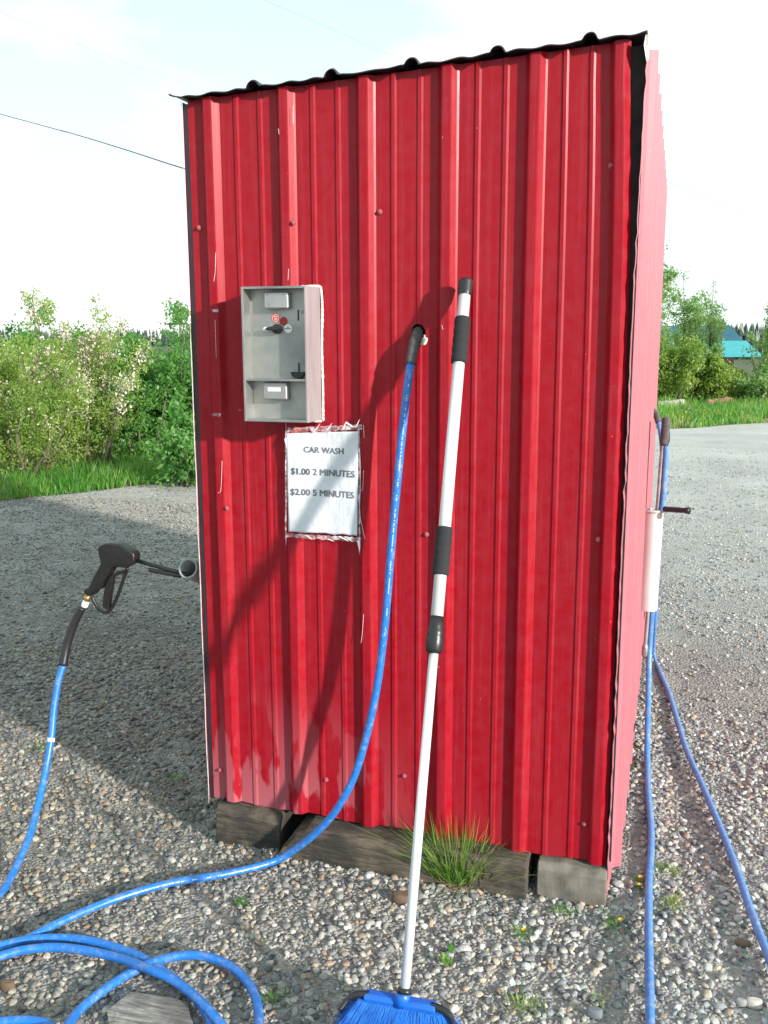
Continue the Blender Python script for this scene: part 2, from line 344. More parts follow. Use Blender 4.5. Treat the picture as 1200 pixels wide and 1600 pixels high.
# ------------------------------------------------------------------ terrain
def ground_h(x, y):
    h = 0.010 * noise.noise(Vector((x * 1.3, y * 1.3, 0))) + 0.004 * noise.noise(Vector((x * 6, y * 6, 3)))
    if y > 24: h -= 3.0 * min(1, (y - 24) / 30) ** 1.3
    near_side = math.exp(-((x - 1.27) / 0.10) ** 2) if 0 < y < 2.6 else 0
    return h + 0.02 * near_side
def axis(a, b, step, far0, far1):
    c = list(np.arange(a, b + 1e-6, step)); s = step; v = a; lo = []
    while v > far0: s *= 1.14; v -= s; lo.append(v)
    s = step; v = b; hi = []
    while v < far1: s *= 1.14; v += s; hi.append(v)
    return np.array(lo[::-1] + c + hi)
gx = axis(-2.4, 3.2, 0.035, -1500, 1500); gy = axis(-1.6, 3.2, 0.035, -400, 2500)
V = [(x, y, ground_h(x, y)) for y in gy for x in gx]; nx = len(gx)
Fc = [(j * nx + i, j * nx + i + 1, (j + 1) * nx + i + 1, (j + 1) * nx + i) for j in range(len(gy) - 1) for i in range(nx - 1)]
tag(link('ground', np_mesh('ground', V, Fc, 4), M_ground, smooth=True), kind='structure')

# pebbles: many thousand small stones; the source stones live in a collection of their own that only the gravel object reads
stones = bpy.data.collections.new('stone_shapes')
for k in range(9):
    bm = bmesh.new(); bmesh.ops.create_icosphere(bm, subdivisions=2, radius=1.0)
    sq = (1, random.uniform(0.65, 1.0), random.uniform(0.45, 0.75)); off = Vector((k * 7.1, 3, 1))
    # facets: clip the ball by a few random planes so that stones have worn corners
    planes = [(Vector([random.gauss(0, 1) for _ in range(3)]).normalized(), random.uniform(0.62, 0.85)) for _ in range(7)]
    for v in bm.verts:
        d = 1 + 0.14 * noise.noise(v.co * 1.5 + off); p = v.co * d
        for n_, h_ in planes:
            e = p.dot(n_) - h_
            if e > 0: p = p - n_ * e * 0.85
        v.co = Vector((p.x * sq[0], p.y * sq[1], p.z * sq[2]))
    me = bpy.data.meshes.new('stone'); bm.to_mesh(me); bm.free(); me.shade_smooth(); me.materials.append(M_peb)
    stones.objects.link(bpy.data.objects.new('stone', me))
def scatter_points(n, x0, x1, y0, y1, rmin, rmax, keep):
    X = RNG.uniform(x0, x1, n); Y = RNG.uniform(y0, y1, n); out = []
    R = rmin + (rmax - rmin) * RNG.power(0.55, n) ** 1.6
    for x, y, r in zip(X, Y, R):
        # inside the view with a margin
        dx, dy = x - CAM.x, y - CAM.y; f = dx * RW[0][2] + dy * RW[1][2]; s = dx * RW[0][0] + dy * RW[1][0]
        if abs(s) > 0.44 * f + 0.55: continue
        if 0.03 < x < 1.20 and 0.0 < y < 2.4: continue
        if not keep(x, y): continue
        out.append((x, y, ground_h(x, y) + r * 0.22, r))
    return out
def bare(x, y):                                  # patches of trodden earth among the stones
    q = noise.noise(Vector((x * 1.7 + 4, y * 1.7, 9))) + 0.5 * noise.noise(Vector((x * 5, y * 5, 2)))
    lim = 0.38 if x < 1.15 else 0.08
    return random.random() < (1.0 if q < lim else 0.35)
def thin(x, y): return random.random() < 0.75
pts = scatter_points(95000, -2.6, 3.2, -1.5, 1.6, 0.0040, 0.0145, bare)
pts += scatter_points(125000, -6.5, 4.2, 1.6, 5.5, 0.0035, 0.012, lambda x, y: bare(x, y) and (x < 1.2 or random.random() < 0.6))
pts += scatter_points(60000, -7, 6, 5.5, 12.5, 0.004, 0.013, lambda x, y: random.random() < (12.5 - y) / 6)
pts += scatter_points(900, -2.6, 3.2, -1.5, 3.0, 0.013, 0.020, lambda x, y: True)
P = np.array(pts, np.float32); n = len(P)
me = bpy.data.meshes.new('gravel'); me.vertices.add(n); me.vertices.foreach_set('co', P[:, :3].copy().ravel())
a = me.attributes.new('siz', 'FLOAT', 'POINT'); a.data.foreach_set('value', P[:, 3].copy())
a = me.attributes.new('rot', 'FLOAT_VECTOR', 'POINT')
rot = np.stack([RNG.normal(0, 0.35, n), RNG.normal(0, 0.35, n), RNG.uniform(0, 6.28, n)], 1).astype(np.float32); a.data.foreach_set('vector', rot.ravel())
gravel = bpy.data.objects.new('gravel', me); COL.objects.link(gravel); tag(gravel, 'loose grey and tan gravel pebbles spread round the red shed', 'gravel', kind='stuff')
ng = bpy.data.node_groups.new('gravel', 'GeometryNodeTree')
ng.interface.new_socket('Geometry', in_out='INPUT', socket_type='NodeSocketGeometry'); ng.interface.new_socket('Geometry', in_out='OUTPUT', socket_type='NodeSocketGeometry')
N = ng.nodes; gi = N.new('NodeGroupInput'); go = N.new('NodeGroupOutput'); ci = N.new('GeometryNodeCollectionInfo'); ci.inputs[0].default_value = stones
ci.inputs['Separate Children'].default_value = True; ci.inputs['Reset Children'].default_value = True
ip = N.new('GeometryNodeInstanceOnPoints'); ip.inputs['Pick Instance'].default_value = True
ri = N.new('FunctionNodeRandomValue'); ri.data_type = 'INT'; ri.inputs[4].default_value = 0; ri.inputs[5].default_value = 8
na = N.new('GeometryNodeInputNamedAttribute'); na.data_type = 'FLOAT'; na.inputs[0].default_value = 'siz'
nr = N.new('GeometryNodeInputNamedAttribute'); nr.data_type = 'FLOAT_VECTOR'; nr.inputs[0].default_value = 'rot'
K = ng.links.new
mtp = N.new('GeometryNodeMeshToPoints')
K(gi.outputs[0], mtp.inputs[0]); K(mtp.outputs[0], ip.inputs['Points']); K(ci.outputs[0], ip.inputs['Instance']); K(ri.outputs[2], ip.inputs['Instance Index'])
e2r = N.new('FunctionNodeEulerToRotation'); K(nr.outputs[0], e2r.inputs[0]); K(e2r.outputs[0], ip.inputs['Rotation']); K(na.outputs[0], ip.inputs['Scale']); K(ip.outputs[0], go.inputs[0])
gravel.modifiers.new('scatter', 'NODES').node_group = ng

# ------------------------------------------------------------------ shed
shed = empty('metal_shed', (0.61, 1.2, 0), 'narrow windowless shed clad in ribbed red metal sheet with a dark roof', 'shed')
RIBS = [0.075, 0.300, 0.526, 0.750, 0.974, 1.196]
def profile(centres, lo, hi, h=0.018, step=0.2245):
    pts = [(lo, 0.0)]
    def put(u, d):
        if pts[-1][0] + 0.0015 < u < hi - 0.001: pts.append((u, d))
    allc = sorted(centres)
    for i, c in enumerate(allc):
        for du, dd in ((-0.028, 0), (-0.024, 0.004), (-0.015, h - 0.001), (-0.012, h), (0.008, h), (0.011, h - 0.001), (0.022, 0.004), (0.027, 0)): put(c + du, dd)
        if i < len(allc) - 1 or True:
            for q in (0.34, 0.66):
                k = c + step * q
                for du, dd in ((-0.0085, 0), (-0.0055, 0.0030), (0.003, 0.0030), (0.0085, 0)): put(k + du, dd)
    pts.append((hi, 0.0)); return pts
def sheet(name, pts, place, bot, top, rows, mat, parent, seed=0, thick=0.0009, wob=0.0007, edge_wave=0.0):
    V = []; Fc = []; nx = len(pts)
    for j in range(rows + 1):
        t = j / rows
        for u, d in pts:
            zb, zt = bot(u), top(u)
            w = wob * noise.noise(Vector((u * 4, t * 6, seed)))
            e = edge_wave * noise.noise(Vector((t * 60, seed, u))) if u == pts[0][0] else 0
            V.append(place(u + e, d + w, zb + (zt - zb) * t))
    for j in range(rows):
        for i in range(nx - 1):
            Fc.append((j * nx + i, j * nx + i + 1, (j + 1) * nx + i + 1, (j + 1) * nx + i))
    o = link(name, np_mesh(name, V, Fc, 4), mat, parent)
    s = o.modifiers.new('thick', 'SOLIDIFY'); s.thickness = thick; s.offset = 0
    return o
zb = lambda u: 0.130 - 0.028 * u / 1.22 + 0.0035 * math.sin(u * 23)
zt = lambda u: 2.212 + 0.056 * u / 1.22
front = sheet('wall', profile(RIBS, 0.006, 1.222), lambda u, d, z: (u - max(0, u - 1.0) * 0.10 * min(1, z / 2.2) ** 7, -d, z), zb, zt, 26, M_red, shed, 1)
front['label'] = 'front wall of the shed in deep red ribbed sheet'
# ragged hole for the hose, really cut through the sheet
hc = on_y(652, 522, 0)
bm = bmesh.new(); ol = []
for k in range(16):
    a = 2 * PI * k / 16; r = 1 + 0.16 * noise.noise(Vector((math.cos(a) * 2, math.sin(a) * 2, 5)))
    ol.append((hc.x + 0.003 + 0.021 * r * math.cos(a), -0.05, hc.z - 0.004 + 0.031 * r * math.sin(a)))
prism(bm, ol, (0, 0.1, 0)); bmesh.ops.recalc_face_normals(bm, faces=bm.faces)
cme = bpy.data.meshes.new('cut'); bm.to_mesh(cme); bm.free(); cut = bpy.data.objects.new('cut', cme); COL.objects.link(cut)
bo = front.modifiers.new('hole', 'BOOLEAN'); bo.operation = 'DIFFERENCE'; bo.object = cut; bo.solver = 'EXACT'
bpy.context.view_layer.update()
nm = bpy.data.meshes.new_from_object(front.evaluated_get(bpy.context.evaluated_depsgraph_get()))
front.modifiers.clear(); front.data = nm; bpy.data.objects.remove(cut)
# ragged pale insulation at the hole
bm = bmesh.new(); tube(bm, spline([(hc.x + 0.012, 0.008, hc.z - 0.03), (hc.x + 0.020, 0.004, hc.z - 0.018), (hc.x + 0.021, 0.006, hc.z - 0.002)], 5), [0.008] * 3 + [0.010] * 5 + [0.005] * 3, 8)
obj('insulation', bm, M_sealant, shed, True)

DEP = 2.44
sidep = profile([0.115 + 0.2286 * k for k in range(11)], -0.012, DEP, h=0.023, step=0.2286)
o = sheet('wall', sidep, lambda u, d, z: (1.238 + d - (0.009 * (1 - min(1, z / 2.2) ** 5) if u < 0.05 else 0) + (0.005 * noise.noise(Vector((z * 38, 1, 0))) + 0.003 * noise.noise(Vector((z * 90, 4, 0))) if u < 0 else 0), u - (0.006 if u < 0 else 0), z), lambda u: 0.02 if u < 0.03 else 0.045 + 0.01 * u, lambda u: 2.268, 90, M_red_side, shed, 2, edge_wave=0.006)
o['label'] = 'right wall, paler and pinker, chalking and sky sheen put into its paint, with a ragged front edge'
sheet('wall', profile([0.12 + 0.2286 * k for k in range(11)], 0.0, DEP, step=0.2286), lambda u, d, z: (-0.010 - d, u, z), lambda u: 0.12, lambda u: 2.21, 10, M_red, shed, 3)
sheet('wall', profile(RIBS, 0.0, 1.23), lambda u, d, z: (u, DEP + d, z), lambda u: 0.08, zt, 8, M_red, shed, 4)
# inner lining, so that the inside is closed and dark
bm = bmesh.new(); box(bm, 0.03, 1.19, 0.06, 0.075, 0.13, 2.19); obj('lining', bm, M_dark, shed)
bm = bmesh.new(); box(bm, 0.0, 1.225, 0.055, DEP - 0.03, 0.10, 0.125); obj('floor', bm, M_dark, shed)
# corner strips: pale cut sheet edge and dark seam on the left, dark return on the right
bm = bmesh.new(); P_ = [(-0.0085 + 0.0008 * math.sin(k * 1.7), -0.010 + 0.0006 * math.sin(k * 2.3), 0.11 + k * 2.10 / 24) for k in range(25)]
tube(bm, P_, [0.0016 if k < 17 else 0.0008 for k in range(25)], 6); obj('edge_strip', bm, M_edge, shed, True)
bm = bmesh.new(); box(bm, -0.008, 0.006, 0.001, 0.006, 0.125, 2.205); obj('seam', bm, M_roof, shed)
bm = bmesh.new(); box(bm, 1.190, 1.236, 0.004, 0.010, 0.11, 2.255); obj('seam', bm, M_dark, shed)

# roof: dark ribbed sheet with the ribs running back
rc = [on_y(px, py, -0.05).x for px, py in ((390, 134), (513, 117), (640, 101), (775, 80), (920, 62))]
rp = []
u = -0.034
while u < 1.240:
    d = 0.0022 * math.sin(u * 2 * PI / 0.076) + 0.001
    for c in rc:
        q = abs(u - c)
        if q < 0.019: d = max(d, 0.018 * (1 - (q / 0.019) ** 2.4) ** 0.7)
    if u < 0.0: d += 0.012 * (-u / 0.034) ** 0.8
    rp.append((u, d)); u += 0.004
roof_z = lambda u: 2.2165 + 0.0585 * u / 1.22
V = []; ys = [-0.036, -0.028, 0.0, 0.6, 1.2, 1.8, DEP + 0.05]
for j, y in enumerate(ys):
    for u, d in rp:
        z = roof_z(u) + d + 0.002 * noise.noise(Vector((u * 9, y, 1))) - (0.004 if j == 0 else 0)
        if j < 2: z += 0.002 * noise.noise(Vector((u * 30, 2, 1)))
        V.append((u, y + (0.004 * noise.noise(Vector((u * 12, 0, 7))) if j == 0 else 0), z))
nx = len(rp)
Fc = [(j * nx + i, j * nx + i + 1, (j + 1) * nx + i + 1, (j + 1) * nx + i) for j in range(len(ys) - 1) for i in range(nx - 1)]
roof = link('roof', np_mesh('roof', V, Fc, 4), M_roof, shed, True); s_ = roof.modifiers.new('t', 'SOLIDIFY'); s_.thickness = 0.0018; s_.offset = 0
bm = bmesh.new(); prism(bm, [on_y(1009, 54, -0.034), on_y(1014, 54, -0.034), on_y(1013, 92, -0.02), on_y(1010, 96, -0.02), on_y(1006, 70, -0.034)], (0.0015, 0.012, 0)); fl = obj('corner_flap', bm, M_edge, roof)

# screws
scr0 = None
for px, py in ((311, 356), (459, 348), (594, 331), (955, 259), (355, 794), (667, 835), (935, 843), (344, 1203), (510, 1218), (632, 1212), (913, 1287)):
    p = on_y(px, py, -0.003)
    if any(abs(p.x - c) < 0.02 for c in RIBS): p = on_y(px, py, -0.018)
    if scr0 is None:
        bm = bmesh.new(); lathe(bm, (0, 0.0, 0), (0, -0.006, 0), [(0, 0.0072), (0.25, 0.0072), (0.3, 0.0045)], 14)
        lathe(bm, (0, -0.0015, 0), (0, -0.007, 0), [(0, 0.0046), (0.85, 0.0044), (1, 0.003)], 6)
        me = bpy.data.meshes.new('screw'); bm.to_mesh(me); bm.free(); scr0 = me; me.materials.append(M_red)
    o = bpy.data.objects.new('screw', scr0); COL.objects.link(o); o.parent = shed; o.location = p - shed.location
    o.rotation_euler = (random.uniform(-.1, .1), 0, random.uniform(-.1, .1))

# ------------------------------------------------------------------ timbers under the shed
def timber(name, x0, x1, y0, y1, z0, z1, mat, label, cat, seed, taper=0.0, group=None):
    bm = bmesh.new(); n = 18; rings = []
    for i in range(n + 1):
        t = i / n; x = x0 + (x1 - x0) * t; e = 1 - taper * max(0, 1 - t * 9) ** 2
        ring = []
        prof = [(-1, -1), (0, -1), (1, -1), (1, 0), (1, 0.8), (0.85, 1), (0, 1), (-0.85, 1), (-1, 0.8), (-1, 0)]
        for a, b_ in prof:
            y = (y0 + y1) / 2 + a * (y1 - y0) / 2 + 0.006 * noise.noise(Vector((x * 8, a * 2, b_ * 2 + seed))) + 0.004 * noise.noise(Vector((x * 25, a * 5, b_ * 9 + seed)))
            z = z0 + (z1 - z0) * (b_ + 1) / 2 * e + 0.008 * noise.noise(Vector((x * 6, a * 3 + seed, b_ * 3))) + 0.004 * noise.noise(Vector((x * 30, a * 9 + seed, b_ * 3)))
            ring.append(bm.verts.new((x, y, z)))
        rings.append(ring)
    m_ = len(rings[0])
    for i in range(n):
        for k in range(m_): bm.faces.new((rings[i][k], rings[i][(k + 1) % m_], rings[i + 1][(k + 1) % m_], rings[i + 1][k]))
    bm.faces.new(rings[0][::-1]); bm.faces.new(rings[-1])
    bmesh.ops.recalc_face_normals(bm, faces=bm.faces)
    return tag(obj(name, bm, mat, bevel=0.004), label, cat, group)
timber('support_block', 0.030, 0.248, -0.045, 0.20, -0.05, 0.118, M_wood, 'short dark stained timber block under the left front corner of the shed', 'timber block', 1)
timber('support_beam', 0.262, 1.010, -0.075, 0.09, -0.06, 0.108, M_wood, 'long weathered brown beam lying under the middle of the red front wall', 'timber beam', 5, taper=0.45)
timber('support_block', 1.036, 1.229, -0.045, 0.20, -0.05, 0.097, M_block, 'pale grey block under the right front corner of the shed', 'block', 9)

# ------------------------------------------------------------------ coin box
FY = -0.11
tl = on_y(378, 448, FY); br_ = on_y(480, 661, FY); bl = on_y(380, 658, FY); tr = on_y(480, 446, FY)
X0, X1, Z1, Z0 = (tl.x + bl.x) / 2, (tr.x + br_.x) / 2, (tl.z + tr.z) / 2, (bl.z + br_.z) / 2
coin = empty('coin_box', ((X0 + X1) / 2, 0, Z0), 'open fronted steel coin box with a dial and coin slot mounted on the red wall', 'coin box')
th = 0.0065
bm = bmesh.new()
box(bm, X0, X0 + th, FY, 0.0, Z0, Z1); box(bm, X0 + th, X1 - th, FY + 0.001, 0.0, Z1 - th, Z1); box(bm, X0 + th, X1 - th, FY + 0.001, 0.0, Z0, Z0 + th)
obj('housing', bm, M_steel, coin, bevel=0.001)
bm = bmesh.new(); box(bm, X1 - th, X1, FY, 0.0, Z0, Z1); o = obj('side_plate', bm, M_steel_dull, coin, bevel=0.001)
zs = on_y(430, 594, FY).z
bm = bmesh.new(); box(bm, X0 + th, X1 - th, FY + 0.002, -0.062, zs - 0.003, zs + 0.003); obj('shelf', bm, M_steel, coin, bevel=0.001)
PY = -0.062
bm = bmesh.new(); box(bm, X0 + th, X1 - th, PY, PY + 0.004, Z0 + th, Z1 - th); panel = obj('back_panel', bm, M_steel, coin)
def onp(px, py, y=PY): return on_y(px, py, y)
def housing(name, x0p, x1p, ytp, ybp, dep, screws, lab):
    a = onp(x0p, ytp, PY - dep); b_ = onp(x1p, ybp, PY - dep)
    bm = bmesh.new(); box(bm, a.x, b_.x, PY - dep, PY - 0.0005, b_.z, a.z); h = obj(name, bm, M_steel2, coin, bevel=0.004, segs=3); h['label'] = lab
    for sx_, sz_ in screws:
        bm = bmesh.new(); lathe(bm, (a.x + (b_.x - a.x) * sx_, PY - dep + 0.0005, b_.z + (a.z - b_.z) * sz_), (a.x + (b_.x - a.x) * sx_, PY - dep - 0.001, b_.z + (a.z - b_.z) * sz_), [(0, 0.0028), (1, 0.0022)], 10)
        obj('screw', bm, M_rod, h)
    return a, b_, h
housing('lock_cover', 412, 450, 456, 482, 0.024, ((0.15, 0.8), (0.82, 0.82), (0.2, 0.25), (0.8, 0.25)), 'upper raised cover plate with four screws')
a, b_, h = housing('lock_cover', 411, 448, 597, 625, 0.024, (), 'lower raised cover plate with a white label')
bm = bmesh.new(); box(bm, a.x + 0.014, b_.x - 0.018, PY - 0.0252, PY - 0.0242, (a.z + b_.z) / 2 - 0.001, (a.z + b_.z) / 2 + 0.010); obj('label', bm, M_white, h)
def disc(name, px, py, r, mat, y=PY - 0.0008, parent=None, rx=1.0):
    p = onp(px, py, y); bm = bmesh.new(); lathe(bm, (p.x, y + 0.0007, p.z), (p.x, y, p.z), [(0, r), (1, r)], 28); return obj(name, bm, mat, parent or panel), p
d, p = disc('sticker', 430.5, 497, 0.0118, M_sred); d['label'] = 'red round sticker with a pale printed ring'
bm = bmesh.new()
for k in range(20):
    a0, a1 = 2 * PI * k / 20, 2 * PI * (k + 1) / 20
    q = [(p.x + r * math.cos(a_), p.y - 0.0004, p.z + r * math.sin(a_)) for r, a_ in ((0.0088, a0), (0.0088, a1), (0.0098, a1), (0.0098, a0))]
    bm.faces.new([bm.verts.new(w) for w in q])
for k in range(3): box(bm, p.x - 0.005 + k * 0.001, p.x + 0.005 - k * 0.0006, p.y - 0.0006, p.y - 0.0002, p.z + 0.003 - k * 0.004, p.z + 0.0042 - k * 0.004)
obj('printing', bm, M_white, d)
d, p = disc('sticker', 443, 502, 0.0118, M_sred2); d['label'] = 'worn dark red round sticker'
d, p = disc('sticker', 450, 513.5, 0.0118, M_white, PY - 0.0014); d['label'] = 'white round sticker with black printing'
bm = bmesh.new(); yy = p.y - 0.0005
q = [(p.x - 0.0022, yy, p.z + 0.003), (p.x + 0.0022, yy, p.z + 0.003), (p.x, yy, p.z + 0.007)]; prism(bm, q, (0, -0.0003, 0))
for k in range(5): box(bm, p.x - 0.008 + k * 0.0034, p.x - 0.0058 + k * 0.0034, yy - 0.0003, yy, p.z - 0.001, p.z + 0.0016)
obj('printing', bm, M_black, d)
# dial: round base, pointed grip, pale lever end
p = onp(431, 514, PY - 0.012)
dial = empty('dial', p - coin.location, None, None); dial.parent = coin
bm = bmesh.new(); lathe(bm, (p.x, PY - 0.0005, p.z), (p.x, PY - 0.014, p.z), [(0, 0.0135), (0.7, 0.013), (1, 0.010)], 24); obj('dial_base', bm, M_black, dial, True)
bm = bmesh.new(); prism(bm, [(p.x - 0.024, PY - 0.014, p.z + 0.004), (p.x - 0.008, PY - 0.014, p.z + 0.007), (p.x + 0.010, PY - 0.014, p.z + 0.006), (p.x + 0.019, PY - 0.014, p.z), (p.x + 0.010, PY - 0.014, p.z - 0.005), (p.x - 0.008, PY - 0.014, p.z - 0.004), (p.x - 0.024, PY - 0.014, p.z - 0.003)], (0, -0.012, 0)); obj('pointer', bm, M_black, dial, bevel=0.002)
bm = bmesh.new(); bmesh.ops.create_uvsphere(bm, u_segments=14, v_segments=8, radius=0.0065, matrix=Matrix.Translation((p.x - 0.029, PY - 0.016, p.z)) @ Matrix.Diagonal((1.25, 1, 0.9, 1))); obj('lever_tip', bm, M_white, dial, True)
# coin slot, lock, return cup
a = onp(466, 484); b_ = onp(466, 501)
bm = bmesh.new(); box(bm, a.x - 0.0022, a.x + 0.0022, PY - 0.0012, PY - 0.0002, b_.z, a.z); obj('coin_slot', bm, M_black, panel)
d, p = disc('lock', 472.5, 487, 0.0048, M_rod, PY - 0.002)
a = onp(467, 567); b_ = onp(467, 581); c_ = onp(467, 590)
bm = bmesh.new(); box(bm, a.x - 0.0022, a.x + 0.0022, PY - 0.0022, PY - 0.0002, b_.z, a.z)
q = [(a.x - 0.020, PY - 0.0022, b_.z)] + [(a.x + 0.0195 * math.cos(PI + k * PI / 12), PY - 0.0022, b_.z - 0.002 - (b_.z - c_.z) * abs(math.sin(PI + k * PI / 12))) for k in range(13)] + [(a.x + 0.020, PY - 0.0022, b_.z)]
prism(bm, q, (0, -0.012, 0)); bmesh.ops.recalc_face_normals(bm, faces=bm.faces); obj('return_cup', bm, M_black, panel, bevel=0.001)
# foam sealant beads round the back edge
bm = bmesh.new()
def bead(P, r0, seed):
    P = spline(P, 14); rr = [r0 * (0.75 + 0.7 * abs(noise.noise(Vector((i * 0.5, seed, 0)))) * 1.4) for i in range(len(P))]; tube(bm, P, rr, 7)
xr = X1 + 0.003
bead([(xr, -0.004, Z0 - 0.004), (xr + 0.002, -0.006, Z0 + 0.08), (xr, -0.005, Z0 + 0.2), (xr + 0.003, -0.005, Z0 + 0.31), (xr, -0.006, Z1 + 0.002)], 0.0040, 1)
bead([(xr, -0.010, Z1 + 0.002), (X1 - 0.02, -0.016, Z1 + 0.003), (X1 - 0.05, -0.02, Z1 + 0.001)], 0.0045, 2)
bead([(X0 + 0.05, -0.015, Z1 + 0.001), (X1 - 0.12, -0.02, Z1 + 0.001)], 0.003, 3)
bead([(X0 + 0.03, -0.04, Z0 - 0.001), (X0 + 0.1, -0.05, Z0 - 0.002), (X1 - 0.03, -0.04, Z0 - 0.001), (xr, -0.015, Z0 - 0.004)], 0.0035, 4)
obj('sealant', bm, M_sealant, coin, True)

# ------------------------------------------------------------------ paper notice
NY = -0.0215
A_ = on_y(447, 677, NY); B_ = on_y(560, 674, NY); C_ = on_y(558, 837, NY); D_ = on_y(451, 831, NY)
notice = empty('price_notice', (A_ + C_) / 2, 'white paper price notice taped to the wall under the coin box', 'sign')
def paper_y(u, v, k=1.0): return NY + 0.0055 * math.sin(u * PI) ** 2 + k * (0.0026 * noise.noise(Vector((u * 3, v * 4, 2))) + 0.0011 * noise.noise(Vector((u * 9, v * 11, 5)))) 
V = []; nu, nv = 40, 54
for j in range(nv + 1):
    for i in range(nu + 1):
        u, v = i / nu, j / nv
        p = (A_ * (1 - u) + B_ * u) * (1 - v) + (D_ * (1 - u) + C_ * u) * v
        if v == 1: p.z += 0.004 * noise.noise(Vector((u * 7, 0, 3)))
        V.append((p.x, paper_y(u, v), p.z))
Fc = [(j * (nu + 1) + i, (j + 1) * (nu + 1) + i, (j + 1) * (nu + 1) + i + 1, j * (nu + 1) + i + 1) for j in range(nv) for i in range(nu)]
pm = np_mesh('paper', V, Fc, 4); po = link('paper', pm, M_paper, notice, True); s_ = po.modifiers.new('t', 'SOLIDIFY'); s_.thickness = 0.0004; s_.offset = 0
# lettering follows the paper
def text_mesh(body, size, extr=0.0):
    c = bpy.data.curves.new('txt', 'FONT'); c.body = body; c.size = size; c.align_x = 'CENTER'; c.align_y = 'CENTER'; c.offset = 0; c.resolution_u = 3
    o = bpy.data.objects.new('txt', c); COL.objects.link(o); bpy.context.view_layer.update()
    me = bpy.data.meshes.new_from_object(o.evaluated_get(bpy.context.evaluated_depsgraph_get())); bpy.data.objects.remove(o); return me
for body, px, py, wpx in (('CAR WASH', 505, 704.5, 64), ('$1.00 2 MINUTES', 503.5, 739, 103), ('$2.00 5 MINUTES', 503, 771.5, 103)):
    me = text_mesh(body, 0.0255); xs = [v.co.x for v in me.vertices]; w = max(xs) - min(xs); k = wpx * 0.001865 / w
    c0 = on_y(px, py, NY)
    bm = bmesh.new(); bm.from_mesh(me); bmesh.ops.triangulate(bm, faces=bm.faces)
    long_ = [e for e in bm.edges if e.calc_length() > 0.004]
    bmesh.ops.subdivide_edges(bm, edges=long_, cuts=2)
    for v in bm.verts:
        x = c0.x + v.co.x * k; z = c0.z + v.co.y * k * 0.98 - 0.012 * v.co.x
        u = (x - A_.x) / (B_.x - A_.x); vv = (A_.z - z) / (A_.z - D_.z)
        v.co = (x, paper_y(u, vv) - 0.0009, z)
    b2 = bmesh.new(); me2 = bpy.data.meshes.new('lettering'); bm.to_mesh(me2); bm.free()      # struck several times, like a bold print
    for q_, (dx, dz) in enumerate(((0, 0), (0.0008, 0.0002), (-0.0008, 0), (0.0004, 0.0007), (-0.0004, -0.0007), (0.0013, 0.0001))):
        n_ = len(b2.verts); b2.from_mesh(me2); b2.verts.ensure_lookup_table()
        for v in b2.verts[n_:]: v.co += Vector((dx, -0.00008 * q_, dz))
    b2.to_mesh(me2); b2.free(); link('lettering', me2, M_ink, notice)
# ragged clear tape strips and torn white shreds round the edges
def tape(p0, p1, wid, seed, mat=M_tape, y=NY - 0.0015):
    n = 26; V = []
    for i in range(n + 1):
        t = i / n; p = p0.lerp(p1, t); d = (p1 - p0).normalized(); up = Vector((-d.z, 0, d.x))
        a = wid * (0.5 + 0.45 * noise.noise(Vector((t * 22, seed, 0)))); b_ = wid * (0.5 + 0.7 * noise.noise(Vector((t * 15, seed, 9))))
        for s, q in ((1, max(0.0004, a)), (-1, max(0.0004, b_))):
            w_ = p + up * s * q; V.append((w_.x, y + 0.002 * noise.noise(Vector((t * 9, seed, s))), w_.z))
    Fc = [(2 * i, 2 * i + 1, 2 * i + 3, 2 * i + 2) for i in range(n)]
    o = link('tape', np_mesh('tape', V, Fc, 4), mat, notice); s2 = o.modifiers.new('t', 'SOLIDIFY'); s2.thickness = 0.0003; s2.offset = 0; return o
tape(on_y(449, 673, NY), on_y(566, 667, NY), 0.015, 1); tape(on_y(448, 836, NY), on_y(564, 843, NY), 0.012, 2)
tape(on_y(447, 672, NY), on_y(447, 852, NY), 0.004, 3); tape(on_y(561, 664, NY), on_y(562, 862, NY), 0.006, 4)
for k, (px, py, px2, py2) in enumerate(((470, 670, 494, 667), (493, 672, 500, 662), (511, 672, 519, 661), (536, 671, 541, 658), (541, 660, 552, 668), (478, 836, 487, 843), (512, 842, 522, 846), (530, 838, 545, 846), (446, 685, 448, 700), (556, 668, 562, 655), (560, 845, 562, 862))):
    a = on_y(px, py, NY - 0.001); b_ = on_y(px2, py2, NY - 0.006); bm = bmesh.new()
    w_ = Vector((0.004, 0, 0.001)); vs = [bm.verts.new(q) for q in (a - w_, a + w_, b_ + w_ * 0.15, b_ - w_ * 0.1)]; bm.faces.new(vs)
    o = obj('torn_shred', bm, M_white, notice); s2 = o.modifiers.new('t', 'SOLIDIFY'); s2.thickness = 0.0004
def strand(P, y=-0.024):
    bm = bmesh.new(); tube(bm, spline([on_y(a, b_, y) for a, b_ in P], 6), 0.0006, 5); obj('tape_strand', bm, M_white, notice, True)
strand([(562, 700), (563, 760), (562, 800), (567, 828), (570, 842)]); strand([(568, 664), (569, 684)]); strand([(562, 842), (562, 866)]); strand([(446, 688), (447, 668), (446, 660)])
